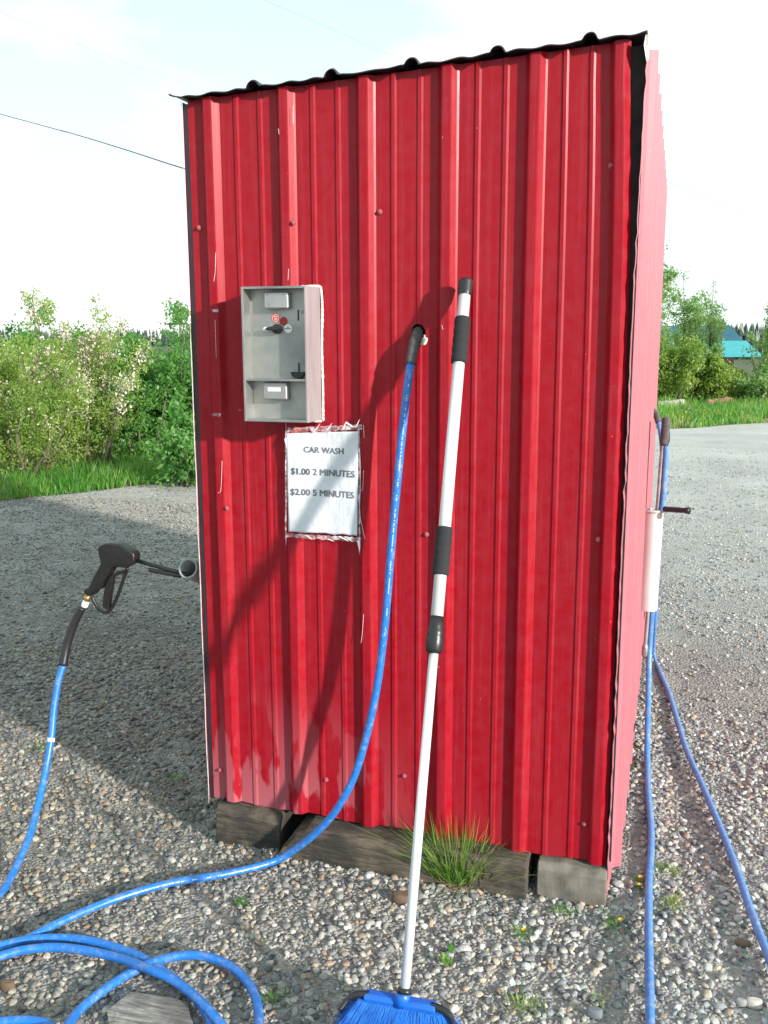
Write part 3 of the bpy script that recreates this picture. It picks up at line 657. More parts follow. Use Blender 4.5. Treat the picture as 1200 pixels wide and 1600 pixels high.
# old tape marks and scratches left on the wall (wear that belongs to the paint)
def scratch(P, r=0.0006, y=-0.0188):
    bm = bmesh.new(); tube(bm, spline([on_y(a, b_, y) for a, b_ in P], 5), r, 4); return obj('scratch', bm, M_sealant, front, True)
for P in ([(435, 201), (436, 210)], [(458, 165), (458, 195)], [(337, 395), (336, 425), (334, 440)], [(451, 420), (450, 438)], [(568, 735), (567, 760), (565, 768)], [(347, 720), (345, 765), (340, 770)],
          [(568, 960), (566, 990), (564, 1005)], [(690, 508), (692, 515)], [(336, 500), (338, 560)]): scratch(P)
for a, b_ in (((331, 484), (341, 487)), ((331, 646), (345, 650)), ((372, 640), (378, 641))):
    bm = bmesh.new(); p = on_y(*a, -0.0195); q = on_y(*b_, -0.0195); box(bm, p.x, q.x, -0.0199, -0.0192, q.z - 0.001, p.z + 0.001); obj('tape_residue', bm, M_tape, front)

# ------------------------------------------------------------------ front hose, one long run that ends at the hanging spray gun
HR = 0.0112
hose = empty('pressure_hose', (0.3, -0.6, 0), 'bright blue hose running from the front wall hole across the gravel to the spray gun', 'hose')
def g(px, py, z=HR + 0.012): return on_z(px, py, z)
def desc(px, py, y): return on_y(px, py, y)
fall = [(hc.x - 0.001, 0.10, hc.z + 0.02), (hc.x - 0.002, 0.03, hc.z + 0.012), desc(649, 530, -0.022), desc(643, 560, -0.045), desc(637, 600, -0.060), desc(628, 680, -0.072), desc(620, 760, -0.078), desc(611, 860, -0.082),
        desc(601, 980, -0.086), desc(586, 1090, -0.095), desc(560, 1195, -0.11), desc(532, 1255, -0.12), desc(500, 1295, -0.12), desc(462, 1326, -0.115)]
lay = [g(425, 1347), g(350, 1366), g(265, 1380), g(180, 1405), g(100, 1438), g(40, 1468), g(-20, 1492), g(-90, 1540), g(-110, 1590), g(-60, 1602), g(0, 1597), g(45, 1595), g(80, 1604), g(90, 1630), g(92, 1625, 0.05), g(120, 1583), g(165, 1545), g(215, 1514),
       g(262, 1497, 0.034), g(310, 1493, 0.034), g(355, 1507, 0.03), g(388, 1537), g(403, 1575), g(400, 1620), g(370, 1660), g(350, 1640), g(322, 1582, 0.024), g(288, 1543, 0.024), g(240, 1508, 0.024), g(205, 1489, 0.024), g(140, 1470, 0.024), g(80, 1466, 0.024), g(20, 1473, 0.026), g(-60, 1500, 0.03), g(-140, 1560), g(-130, 1620), g(-20, 1680), g(150, 1700), g(300, 1690), g(352, 1625, 0.03),
       g(330, 1583, 0.045), g(285, 1541, 0.052), g(240, 1517, 0.056), g(175, 1494, 0.04), g(100, 1481, 0.034), g(40, 1484, 0.034), g(-20, 1498, 0.034), g(-90, 1500, 0.04), g(-110, 1470, 0.05), g(-60, 1440, 0.06)]
up = [g(0, 1396, 0.03), desc(20, 1364, -0.42), desc(44, 1312, -0.30), desc(60, 1255, -0.20), desc(71, 1205, -0.13), desc(80, 1153, -0.08), desc(84, 1110, -0.05), desc(91, 1065, -0.02), desc(98, 1040, 0.0), desc(104, 1010, 0.02), desc(114, 978, 0.035), desc(125, 955, 0.045), desc(131, 945, 0.05)]
full = spline(fall + lay + up, 8)
i_sl = 8 * 3 + 2; i_up = 8 * (len(fall) + len(lay) + 8)
bm = bmesh.new(); tube(bm, full[i_sl:i_up + 1], HR, 14); obj('hose_line', bm, M_hose, hose, True)
bm = bmesh.new(); tube(bm, full[:i_sl + 1], 0.0148, 14); o = obj('sleeve', bm, M_rub, hose, True); o['label'] = 'grey black rubber sleeve where the hose leaves the wall'
bm = bmesh.new(); tube(bm, full[i_up:-4], 0.0142, 14); o = obj('sleeve', bm, M_black, hose, True); o['label'] = 'shiny black sleeve below the spray gun'
bm = bmesh.new(); j = 8 * (len(fall) + len(lay) + 5); tube(bm, full[j - 1:j + 1], HR + 0.0008, 14); obj('white_band', bm, M_white, hose, True)
bm = bmesh.new(); n0 = i_sl + 3
k = n0
while k < 8 * 17:
    a = full[k]; b_ = full[k + 1]; d = (b_ - a)
    for s in range(5):
        if random.random() < 0.75:
            q0 = a + d * (s / 5); q1 = a + d * (s / 5 + 0.11)
            v = (CAM - q0); v.normalize(); side = d.normalized().cross(v); off = (v * 0.96 - side * 0.18).normalized() * (HR + 0.0001)
            vs = [bm.verts.new(w) for w in (q0 + off - side * 0.0013, q0 + off + side * 0.0013, q1 + off + side * 0.0013, q1 + off - side * 0.0013)]; bm.faces.new(vs)
    k += 1 if (k // 5) % 3 else 2
o = obj('printed_marking', bm, M_white, hose); s2 = o.modifiers.new('t', 'SOLIDIFY'); s2.thickness = 0.0002; s2.offset = 1

# ------------------------------------------------------------------ spray gun hanging on the left
gun = empty('spray_gun', on_y(170, 900, 0.05), 'black trigger spray gun hanging out of the grey pipe on the left of the shed', 'spray gun')
GC = lambda cx_, cy_, y=0.05: on_y(100 + cx_ / 5.4545, 830 + cy_ / 5.4545, y)
head = [(280, 145), (300, 122), (345, 106), (400, 104), (470, 115), (530, 150), (580, 182), (594, 205), (595, 265), (570, 290), (530, 318), (470, 312), (410, 305), (400, 320), (375, 370), (330, 440), (300, 500), (255, 520), (225, 560), (175, 545), (160, 515), (172, 490), (205, 478), (240, 400), (280, 330), (308, 270), (292, 210)]
bm = bmesh.new(); prism(bm, [GC(a, b_, 0.029) for a, b_ in head], (0, 0.042, 0)); bmesh.ops.recalc_face_normals(bm, faces=bm.faces)
gb = obj('body', bm, M_gun, gun, bevel=0.014, segs=5, smooth=True)
bm = bmesh.new(); prism(bm, [GC(a, b_, 0.040) for a, b_ in ((400, 375), (440, 350), (510, 330), (520, 338), (505, 360), (440, 385), (415, 395), (405, 480), (385, 600), (378, 665), (345, 668), (325, 640), (330, 560), (345, 480), (365, 420))], (0, 0.018, 0)); bmesh.ops.recalc_face_normals(bm, faces=bm.faces)
o = obj('trigger', bm, M_gun, gun, bevel=0.003)
bm = bmesh.new(); tube(bm, spline([GC(a, b_) for a, b_ in ((545, 310), (510, 400), (470, 520), (430, 610), (395, 668), (345, 690), (300, 665), (262, 610), (240, 560))], 6), 0.0058, 10); obj('trigger_guard', bm, M_gun, gun, True)
bm = bmesh.new()
for k, (a, b_) in enumerate(((462, 160), (480, 182), (510, 200))):
    prism(bm, [GC(a, b_, 0.0282), GC(a + 42, b_ + 14, 0.0282), GC(a + 44, b_ + 22, 0.0282), GC(a + 2, b_ + 8, 0.0282)], (0, 0.003, 0))
obj('vent', bm, M_black, gb)
bm = bmesh.new(); L0 = GC(585, 240); L1 = GC(1075, 378, 0.06); tube(bm, [L0, L0.lerp(L1, 0.5), L1, L1 + (L1 - L0) * 0.15 + Vector((0.004, 0.08, -0.03))], 0.0068, 12); obj('lance', bm, M_gun, gun, True)
bm = bmesh.new(); a0 = GC(725, 328, 0.052); a1 = GC(1000, 382, 0.056); n = 24
tube(bm, [a0.lerp(a1, i / n) for i in range(n + 1)], [0.0062 + 0.0012 * (i % 2) for i in range(n + 1)], 12); obj('lance_grip', bm, M_black, gun, True)
bm = bmesh.new(); lathe(bm, GC(205, 545), GC(190, 598), [(0, 0.0085), (0.5, 0.010), (1, 0.009)], 14); obj('connector', bm, M_brass, gun, True)
bm = bmesh.new(); lathe(bm, GC(190, 595), GC(172, 640), [(0, 0.0105), (0.9, 0.011), (1, 0.0105)], 14); obj('collar', bm, M_white, gun, True)

def hollow(bm, A, B, ro, ri, segs=28):
    A = Vector(A); B = Vector(B); t = (B - A).normalized(); u = t.orthogonal().normalized(); w = t.cross(u); R_ = []
    for p, r in ((A, ri), (A, ro), (B, ro), (B, ri)):
        R_.append([bm.verts.new(p + (u * math.cos(2 * PI * k / segs) + w * math.sin(2 * PI * k / segs)) * r) for k in range(segs)])
    for i in range(4):
        for k in range(segs): bm.faces.new((R_[i][k], R_[i][(k + 1) % segs], R_[(i + 1) % 4][(k + 1) % segs], R_[(i + 1) % 4][k]))
    bmesh.ops.recalc_face_normals(bm, faces=bm.faces)
ph = empty('pipe_holder', on_y(293, 888, 0.05), 'short grey plastic pipe fixed to the left side of the shed as a gun rest', 'pipe')
pa = on_y(293.5, 888, 0.05); bm = bmesh.new(); hollow(bm, pa, pa + Vector((0.006, 0.26, -0.115)), 0.0325, 0.0265); obj('pipe', bm, M_pvc, ph, True)
o = ph.children[0]; e = o.modifiers.new('b', 'BEVEL'); e.width = 0.001; e.limit_method = 'ANGLE'
bm = bmesh.new(); tube(bm, [pa + Vector((0.004, 0.16, -0.04)), pa + Vector((0.030, 0.165, -0.035))], 0.006, 8); obj('bracket', bm, M_rod, ph)

# ------------------------------------------------------------------ broom leaning on the wall
B0 = on_z(632, 1552, 0.135); T0 = on_y(728, 438, -0.040)
def tb(py):                                       # point of the handle seen at height py
    lo, hi = 0.0, 1.0
    for _ in range(40):
        mid = (lo + hi) / 2; q = B0.lerp(T0, mid) - CAM
        cy = q.x * RW[0][1] + q.y * RW[1][1] + q.z * RW[2][1]; cz = q.x * RW[0][2] + q.y * RW[1][2] + q.z * RW[2][2]
        if cy / cz * F + 800 > py: lo = mid
        else: hi = mid
    return B0.lerp(T0, lo)
broom = empty('broom', (B0.x, B0.y, 0), 'telescopic wash brush with a silver handle and blue bristles leaning on the red wall', 'broom')
bm = bmesh.new(); tube(bm, [tb(1010), B0], 0.0112, 20); obj('lower_handle', bm, M_alu, broom, True)
bm = bmesh.new(); tube(bm, [tb(455), tb(980)], 0.0152, 20); obj('upper_handle', bm, M_alu, broom, True)
bm = bmesh.new(); A = tb(462); B = tb(437); segs = 24; prof = [(0, 0.0165), (0.15, 0.0185), (0.9, 0.0192), (1.0, 0.017)]
lathe(bm, A, B, prof, 24)
for v in bm.verts:
    pass
cap = obj('end_cap', bm, M_black, broom)
def grip(py0, py1, n, r):
    bm = bmesh.new(); A, B = tb(py1), tb(py0); prof = []
    for i in range(n):
        for s in (0.02, 0.2, 0.5, 0.8, 0.98): prof.append(((i + s) / n, r * (0.93 + 0.10 * math.sin(s * PI) ** 0.6)))
    lathe(bm, A, B, prof, 24); return obj('foam_grip', bm, M_foam, broom, True)
grip(497, 568, 5, 0.0205)['label'] = 'upper ridged black foam grip'; grip(824, 899, 5, 0.0205)['label'] = 'lower ridged black foam grip'
bm = bmesh.new(); lathe(bm, tb(1021), tb(963), [(0, 0.016), (0.08, 0.0205), (0.38, 0.0215), (0.48, 0.020), (0.52, 0.0215), (0.6, 0.020), (0.72, 0.0175), (1, 0.0165)], 20); obj('twist_collar', bm, M_black, broom, True)
bm = bmesh.new(); lathe(bm, tb(1553), tb(1543), [(0, 0.017), (1, 0.0145)], 16); obj('socket_ring', bm, M_black, broom, True)
# head: block seen from behind, long axis across, bristles flaring down to the gravel
HL = on_z(560, 1552, 0.108); HRr = on_z(692, 1576, 0.108); hd = (HRr - HL); ln = hd.length; hx = hd.normalized(); hy = Vector((-hx.y, hx.x, 0))   # hy points to the wall
hc0 = (HL + HRr) / 2; hup = Vector((0, 0, 1))
def hp(u, v, w): return hc0 + hx * u + hy * v + hup * w
bm = bmesh.new(); q = []
for u in np.linspace(-ln * 0.42, ln * 0.42, 9): q.append((u, 0.030))
rows = []
for u, v in q:
    rows.append([bm.verts.new(hp(u, s * 0.034, w)) for s, w in ((-0.42, -0.010), (-0.45, 0.002), (-0.2, 0.008), (0.35, 0.008), (0.5, 0.0), (0.5, -0.010))])
for i in range(len(rows) - 1):
    for k in range(6): bm.faces.new((rows[i][k], rows[i][(k + 1) % 6], rows[i + 1][(k + 1) % 6], rows[i + 1][k]))
bm.faces.new(rows[0][::-1]); bm.faces.new(rows[-1]); bmesh.ops.recalc_face_normals(bm, faces=bm.faces)
obj('brush_block', bm, M_bblk, broom, bevel=0.003)
bm = bmesh.new(); lathe(bm, hp(0, 0, -0.002), B0, [(0, 0.020), (0.5, 0.016), (1, 0.0145)], 16); obj('socket', bm, M_bblk, broom, True)
for s in (-1, 1):
    bm = bmesh.new(); e0 = s * ln * 0.42; P = []
    tube(bm, spline([hp(e0 - s * 0.01, 0.0, 0.002), hp(e0 + s * 0.015, -0.004, 0.0), hp(e0 + s * 0.036, -0.010, -0.010), hp(e0 + s * 0.052, -0.030, -0.030)], 5), [0.0085] * 4 + [0.008] * 6 + [0.006] * 6, 12)
    obj('bumper', bm, M_black, broom, True)
V = []; Fc = []; vi = 0
for row, (v0, vout) in enumerate(((-0.014, -0.135), (-0.011, -0.110), (-0.006, -0.085), (-0.001, -0.055), (0.005, -0.02), (0.011, 0.02))):
    for t_ in np.linspace(-0.46, 0.46, 22):
        for s in range(42):
            u0 = t_ * ln + random.gauss(0, 0.0025); a = hp(u0, v0 + random.gauss(0, 0.0025), -0.006)
            b_ = hp(u0 * 1.30 + random.gauss(0, 0.006), vout * 0.55 + random.gauss(0, 0.006), -0.036); c_ = hp(u0 * 1.50 + random.gauss(0, 0.010), vout + random.gauss(0, 0.010), -0.082 - random.random() * 0.014)
            pp = [a, b_, c_]; w = 0.0009
            for k, p in enumerate(pp):
                for a_ in range(3):
                    an = a_ * 2.094; V.append(p + (hx * math.cos(an) + hy * math.sin(an)) * w)
            for k in range(2):
                for a_ in range(3): Fc.append((vi + k * 3 + a_, vi + k * 3 + (a_ + 1) % 3, vi + k * 3 + 3 + (a_ + 1) % 3, vi + k * 3 + 3 + a_))
            vi += 9
link('bristles', np_mesh('bristles', [tuple(v) for v in V], Fc, 4), M_bris, broom)

# ------------------------------------------------------------------ wand and holder on the right wall
TT = Vector((1.2865, 1.20, 0.0)); 
r_ = ray(1021, 797); TT = CAM + r_ * ((1.20 - CAM.y) / r_.y); r_ = ray(1011, 952); TB = CAM + r_ * ((1.18 - CAM.y) / r_.y)
th_ = empty('tube_holder', TB, 'pale metal tube fixed upright on the right side wall to hold the wand', 'tube')
bm = bmesh.new(); hollow(bm, TB, TT, 0.0385, 0.035); obj('tube', bm, M_tube, th_, True); th_.children[0].modifiers.new('b', 'EDGE_SPLIT')
bm = bmesh.new(); hollow(bm, TT - (TT - TB).normalized() * 0.006, TT + (TT - TB).normalized() * 0.003, 0.043, 0.036); obj('rim', bm, M_tube, th_, True)
for t_ in (0.3, 0.75):
    p = TB.lerp(TT, t_); bm = bmesh.new(); box(bm, 1.242, p.x - 0.030, p.y - 0.012, p.y + 0.012, p.z - 0.015, p.z + 0.015); obj('bracket', bm, M_rod, th_, bevel=0.002)
wand = empty('spray_wand', TT, 'pressure washer wand with a grey rubber grip standing in the metal tube', 'spray wand')
def W3(px, py, y=1.20): return on_y(px, py, y)
bm = bmesh.new(); ax = [W3(1041.5, 652), W3(1041, 656), W3(1039.5, 672), W3(1038, 688), W3(1037, 696)]
tube(bm, spline(ax, 4), [0.006, 0.012, 0.0155, 0.016] + [0.0165] * 9 + [0.0165] * 2 + [0.015, 0.011], 14); o = obj('grip', bm, M_rub, wand, True)
bm = bmesh.new(); prism(bm, [W3(1043, 676), W3(1047, 676), W3(1046.5, 690), W3(1043.5, 697), W3(1041, 695)], (0, 0.02, 0)); bmesh.ops.recalc_face_normals(bm, faces=bm.faces); obj('trigger', bm, M_black, wand, bevel=0.002)
bm = bmesh.new(); tube(bm, spline([W3(1035.5, 695), W3(1033, 720), W3(1030, 760), W3(1027, 795), W3(1016, 900, 1.19), W3(1012, 960, 1.185), W3(1007.5, 1018, 1.18)], 6), 0.0078, 12); obj('lance', bm, M_rod, wand, True)
bm = bmesh.new(); lathe(bm, W3(1008.5, 1005, 1.18), W3(1006.5, 1027, 1.18), [(0, 0.008), (0.3, 0.012), (0.8, 0.012), (1, 0.006)], 12); obj('nozzle', bm, M_rod, wand, True)
bm = bmesh.new(); A = W3(1037, 795.5, 1.17); B = W3(1077, 798, 1.12); n = 30
tube(bm, [A.lerp(B, i / n) for i in range(n + 1)], [(0.0095 + 0.0016 * (i % 2)) if i < 22 else 0.0095 + 0.0045 * ((i - 22) / 8) for i in range(n + 1)], 14); o = obj('side_handle', bm, M_black, wand, True)

ho2 = empty('wand_hose', on_z(1014, 1500), 'dusty blue hose hanging from the metal tube and running straight forward on the gravel', 'hose')
PZ = HR + 0.014
P = [W3(1041, 697, 1.20), W3(1040, 720), W3(1038, 750), W3(1036, 780), W3(1028, 830), W3(1022, 900), W3(1018.5, 955), W3(1015, 1010), W3(1013.5, 1060, 1.15), W3(1012.5, 1110, 1.05), W3(1011.5, 1150, 0.96), g(1011.5, 1195, PZ), g(1013, 1240, PZ), g(1017, 1290, PZ), g(1017, 1330, PZ), g(1014, 1370, PZ), g(1013.5, 1420, PZ), g(1014, 1480, PZ), g(1015, 1540, PZ), g(1016, 1610, PZ), g(1018, 1700, PZ), g(1030, 1800, PZ)]
bm = bmesh.new(); tube(bm, spline(P, 7), HR, 14); obj('hose_line', bm, M_hose_d, ho2, True)
ho3 = empty('side_hose', on_z(1110, 1260), 'blue hose leaving the right side of the shed and curving away to the lower right', 'hose')
P = [Vector((1.22, 1.9, 1.24)), on_y(1023, 645, 1.9), on_y(1031, 668, 1.86), on_y(1035, 705, 1.84), on_y(1034, 760, 1.84), on_y(1031, 830, 1.85), on_y(1027, 900, 1.88), on_y(1023, 970, 1.93), g(1021, 1022, PZ), g(1032, 1052, PZ), g(1046, 1085, PZ), g(1058, 1125, PZ), g(1072, 1170, PZ), g(1095, 1222, PZ), g(1122, 1285, PZ), g(1148, 1350, PZ), g(1172, 1420, PZ), g(1200, 1492, PZ), g(1240, 1590, PZ), g(1300, 1720, PZ)]
F3 = spline(P, 7); bm = bmesh.new(); tube(bm, F3[12:], HR, 14); obj('hose_line', bm, M_hose_d, ho3, True)
bm = bmesh.new(); tube(bm, F3[:13], 0.0145, 14); obj('sleeve', bm, M_rub, ho3, True)

# ------------------------------------------------------------------ small things on the ground
bm = bmesh.new(); q = [on_z(a, b_, 0.0) for a, b_ in ((168, 1590), (205, 1563), (260, 1570), (292, 1580), (305, 1620), (270, 1690), (180, 1680))]
prism(bm, q, (0, 0, 0.022)); bmesh.ops.subdivide_edges(bm, edges=bm.edges, cuts=3, use_grid_fill=True)
for v in bm.verts: v.co += Vector((0, 0, 0.005 * noise.noise(v.co * 20))) + Vector((0.006, 0, 0)) * noise.noise(v.co * 30)
tag(obj('wooden_board', bm, M_wood2), 'weathered grey board half buried in gravel inside the blue hose loops', 'board')
def rock(name, px0, px1, py, hgt, mat, label, seed, dz=0.0):
    a = on_z(px0, py, 0.01); b_ = on_z(px1, py, 0.01); w = (b_ - a).length / 2; c = (a + b_) / 2
    bm = bmesh.new(); bmesh.ops.create_icosphere(bm, subdivisions=3, radius=1)
    for v in bm.verts:
        p = v.co * (1 + 0.12 * noise.noise(v.co * 1.3 + Vector((seed, 0, 0)))); p.z = max(-0.6, min(0.62, p.z)) ; p.x = max(-0.85, min(0.85, p.x)) / 0.85
        v.co = Vector((c.x + p.x * w, c.y + p.y * w * 0.6, dz + hgt * (p.z * 0.8 + 0.45)))
    return tag(obj(name, bm, mat, smooth=True), label, 'stone')
rock('stone', 612, 648, 1405, 0.03, M_brick, 'rusty brown stone lying beside the broom handle and the grass tuft', 3)
M_st = simple('grey_stone', (0.34, 0.34, 0.33), (0.22, 0.22, 0.22), 0.8, scale=30, bmp=0.3); M_stw = simple('cream_stone', (0.55, 0.52, 0.46), (0.42, 0.40, 0.36), 0.8, scale=30, bmp=0.3)
M_st2 = simple('slate_stone', (0.17, 0.18, 0.20), (0.11, 0.12, 0.14), 0.8, scale=30, bmp=0.3)
rock('stone', 916, 941, 1582, 0.022, M_st2, 'dark slate coloured oval stone near the bottom edge, left of the straight hose', 5)
rock('stone', 1166, 1190, 1567, 0.022, M_stw, 'cream coloured flat stone beside the curving hose, near the bottom right corner', 8)
rock('stone', 1150, 1166, 1565, 0.018, M_st, 'round grey stone just left of the cream flat stone', 11)
rock('stone', 1149, 1172, 1471, 0.012, M_brick, 'small orange brown flat stone just left of the curving blue hose', 14)
rock('stone', 0, 24, 1542, 0.026, M_brick, 'tan brown stone at the left edge below the hose loops', 17)

def blades(name, specs, mat, label, cat, parent=None, group=None, kind=None, tintr=(0, 1)):
    V = []; Fc = []; T = []; i = 0
    for (base, tip, w, bend) in specs:
        d = tip - base; side = Vector((d.y, -d.x, 0)); side = side.normalized() if side.length > 1e-5 else Vector((1, 0, 0))
        ang = random.uniform(0, PI); side = (side * math.cos(ang) + Vector((side.y, -side.x, 0)) * math.sin(ang)) * w
        mid = base + d * 0.55 + Vector((0, 0, bend))
        V += [base - side, base + side, mid + side * 0.8, mid - side * 0.8, tip]
        T += [min(0.99, max(0.0, random.uniform(*tintr) + (0.45 * noise.noise(Vector((base.x * 1.1, base.y * 1.1, 8))) if kind else 0)))] * 2; Fc += [(i, i + 1, i + 2, i + 3)]; i += 5
    n = len(specs); me = bpy.data.meshes.new(name); me.vertices.add(5 * n); me.vertices.foreach_set('co', np.array([tuple(v) for v in V], np.float32).ravel())
    lv = []; ls = []; s = 0
    for k in range(n):
        b0 = 5 * k; lv += [b0, b0 + 1, b0 + 2, b0 + 3]; ls.append(s); s += 4; lv += [b0 + 3, b0 + 2, b0 + 4]; ls.append(s); s += 3
    me.loops.add(len(lv)); me.loops.foreach_set('vertex_index', lv); me.polygons.add(2 * n); me.polygons.foreach_set('loop_start', ls); me.update(calc_edges=True)
    a = me.attributes.new('tint', 'FLOAT', 'FACE'); a.data.foreach_set('value', T)
    o = link(name, me, mat, parent)
    return tag(o, label, cat, group, kind) if label else o
tc_ = on_z(712, 1378, 0.0); tuft = empty('grass_tuft', tc_, 'thick tuft of long green grass growing against the beam under the front wall', 'grass tuft')
sp = []
for k in range(640):
    a = random.uniform(0, 2 * PI); r = random.random() ** 0.7 * 0.055; b0 = tc_ + Vector((r * math.cos(a) * 1.2, r * math.sin(a) * 0.6, 0))
    L_ = random.uniform(0.08, 0.25); lean = random.uniform(0.1, 1.0); dx = math.cos(a) * 1.0 + random.gauss(-0.15, 0.45)
    sp.append((b0, b0 + Vector((dx * L_ * lean * 0.8, (math.sin(a) * 0.7 - 0.25) * L_ * lean * 0.7, L_ * (1.0 - 0.45 * lean))), random.uniform(0.0010, 0.0021), 0.022 * lean))
blades('green_blades', sp, M_grass, None, None, tuft, tintr=(0.5, 1.0))
sp = []
for k in range(170):
    a = random.uniform(0, 2 * PI); b0 = tc_ + Vector((random.gauss(0.02, 0.04), random.gauss(-0.02, 0.02), 0.004)); L_ = random.uniform(0.03, 0.09)
    sp.append((b0, b0 + Vector((math.cos(a) * L_, math.sin(a) * L_, random.uniform(0, 0.03))), 0.001, 0.01))
blades('dry_blades', sp, M_dry, None, None, tuft)
# small weeds, each a thing
def weed(px, py, size, nleaf, label, broad=True, flower=False, mat=None, cat='weed', spread=1.0):
    c = on_z(px, py, 0.004); w = empty('weed', c, label, cat, 'weeds growing in the gravel')
    bm = bmesh.new()
    me_tints = []
    for k in range(nleaf):
        a = random.uniform(0, 2 * PI); L_ = size * random.uniform(0.5, 1.0); b0 = c + Vector((random.gauss(0, 1), random.gauss(0, 1), 0)) * size * 0.35 * spread
        d = Vector((math.cos(a), math.sin(a), random.uniform(0.4, 1.2))).normalized(); s = Vector((-d.y, d.x, 0)).normalized() * L_ * (0.24 if broad else 0.07)
        p = [b0, b0 + d * L_ * 0.45 + s, b0 + d * L_, b0 + d * L_ * 0.45 - s]
        bm.faces.new([bm.verts.new(q) for q in p]); me_tints.append(random.random() * 0.9)
    me = bpy.data.meshes.new('leaves'); bm.to_mesh(me); bm.free(); at_ = me.attributes.new('tint', 'FLOAT', 'FACE'); at_.data.foreach_set('value', me_tints)
    link('leaves', me, mat or M_grass, w)
    if flower:
        for k in range(flower):
            f0 = c + Vector((random.gauss(0, size * 0.35), random.gauss(0, size * 0.3), size * 0.55)); bm = bmesh.new()
            for j in range(22):
                a = j * 2.4; r = 0.007 * math.sqrt((j + 1) / 22); e_ = Vector((math.cos(a), math.sin(a), 0.5)) * r; s = Vector((-math.sin(a), math.cos(a), 0)) * 0.0022
                bm.faces.new([bm.verts.new(q) for q in (f0 - s, f0 + s, f0 + e_ + s, f0 + e_ - s)])
            obj('flower', bm, M_yel, w)
            bm = bmesh.new(); tube(bm, [c, f0], 0.001, 5); obj('stem', bm, M_soil, w)
weed(382, 1415, 0.035, 9, 'small broad leaved green weed in gravel left of the broom below the hose')
weed(276, 1217, 0.04, 30, 'small grassy weed in the shaded gravel left of the shed corner', False)
weed(697, 1502, 0.035, 12, 'little green sprout right of the broom handle in the gravel')
weed(428, 1562, 0.045, 26, 'pale green weed between the hose loop and the brush head', False)
weed(1045, 1361, 0.035, 60, 'mossy yellow green patch right of the straight hose, beside the shed corner', False, spread=1.6, mat=M_leafA)
weed(1050, 1413, 0.035, 60, 'lower mossy yellow green patch right of the straight hose', False, spread=1.6, mat=M_leafA)
weed(1001, 1390, 0.045, 30, 'weed with two yellow flowers touching the straight hose', False, 2)
weed(958, 1446, 0.035, 50, 'weed with one yellow flower left of the straight hose', False, 1, spread=1.4)
weed(815, 1462, 0.032, 40, 'weed with a yellow flower in the gravel below the right support block', False, 1, spread=1.4)
weed(885, 1425, 0.028, 50, 'low green weed below the pale grey support block', False, spread=1.8)
weed(815, 1575, 0.035, 60, 'low grey green weed at the bottom right of the brush head', False, spread=1.6, mat=M_leafA)
weed(938, 1567, 0.03, 26, 'mossy tuft beside the dark slate stone', False, spread=1.2, mat=M_leafA)
weed(1030, 1490, 0.03, 26, 'brownish moss tuft right of the dusty part of the straight hose', False, spread=1.2, mat=M_dry)
weed(985, 1205, 0.04, 40, 'brown green weed at the foot of the right side wall', False, spread=1.4, mat=M_leafA)
weed(1003, 1110, 0.05, 50, 'green weed at the foot of the right wall under the wand tip', False, spread=1.6)
weed(66, 1172, 0.04, 26, 'tiny light green weed beside the white band of the hanging hose', False)

# ------------------------------------------------------------------ verges of grass (uncountable)
def verge_edge(x):                                 # y where gravel ends and grass begins
    if x < -9: x = -9.0
    if x > 9: x = 9.0
    if x < -0.5:
        e = 6.87 + 1.5 * (x + 3.73) if x < -3.73 else 6.87 + 0.60 * (x + 3.73)
        return max(e, 4.2 + 0.25 * (x + 5.5)) + 0.22 * noise.noise(Vector((x * 1.3, 0, 0))) + 0.08 * noise.noise(Vector((x * 5, 0, 3)))
    return 14.4 + 0.85 * max(0, x - 1.2) + 0.5 * noise.noise(Vector((x * 0.9, 4, 0))) if x > 0.3 else 8.8 + (x + 0.5) * 6.9
bm = bmesh.new(); xs = np.concatenate([np.linspace(-700, -50, 8), np.linspace(-40, -9, 20), np.linspace(-8.5, 12, 130), np.linspace(13, 40, 18), np.linspace(60, 700, 8)]); prev = None
for x in xs:
    y0 = verge_edge(x); row = [bm.verts.new((x, y, ground_h(x, y) + h_)) for y, h_ in ((y0, 0.004), (y0 + 0.35, 0.03), (y0 + 1.2, 0.05), (y0 + 6, 0.06), (y0 + 13, 0.06), (max(y0 + 15, 34), 0.08), (max(y0 + 18, 44), 0.10), (max(y0 + 21, 56), 0.10), (max(y0 + 24, 90), 0.10), (1500, 0.10))]
    if prev:
        for k in range(9): bm.faces.new((prev[k], row[k], row[k + 1], prev[k + 1]))
    prev = row
tag(obj('grass_verge', bm, M_soil, smooth=True), kind='structure')
sp = []
def add_grass(n, x0, x1, dep, hmin, hmax, w):
    for _ in range(n):
        x = random.uniform(x0, x1); y = verge_edge(x) + dep * random.random() ** 1.5 - 0.1
        f = min(1, (y - verge_edge(x) + 0.25) / 0.8); q = noise.noise(Vector((x * 1.5, y * 1.5, 6)))
        if q < -0.25 and f < 0.9 and random.random() < 0.7: continue
        b0 = Vector((x, y, ground_h(x, y) + 0.01)); h_ = random.uniform(hmin, hmax) * (0.4 + 0.6 * f) * (1 + 0.6 * q)
        sp.append((b0, b0 + Vector((random.gauss(0, 0.35) * h_, random.gauss(0, 0.35) * h_, h_)), w * random.uniform(0.6, 1.2), 0.01))
add_grass(34000, -10, -2.0, 4.5, 0.05, 0.22, 0.006); add_grass(15000, 0.3, 7, 7.0, 0.07, 0.26, 0.010)
blades('grass', sp, M_grass, 'green grass along the far edges of the gravel', 'grass', kind='stuff', tintr=(0.15, 0.96))
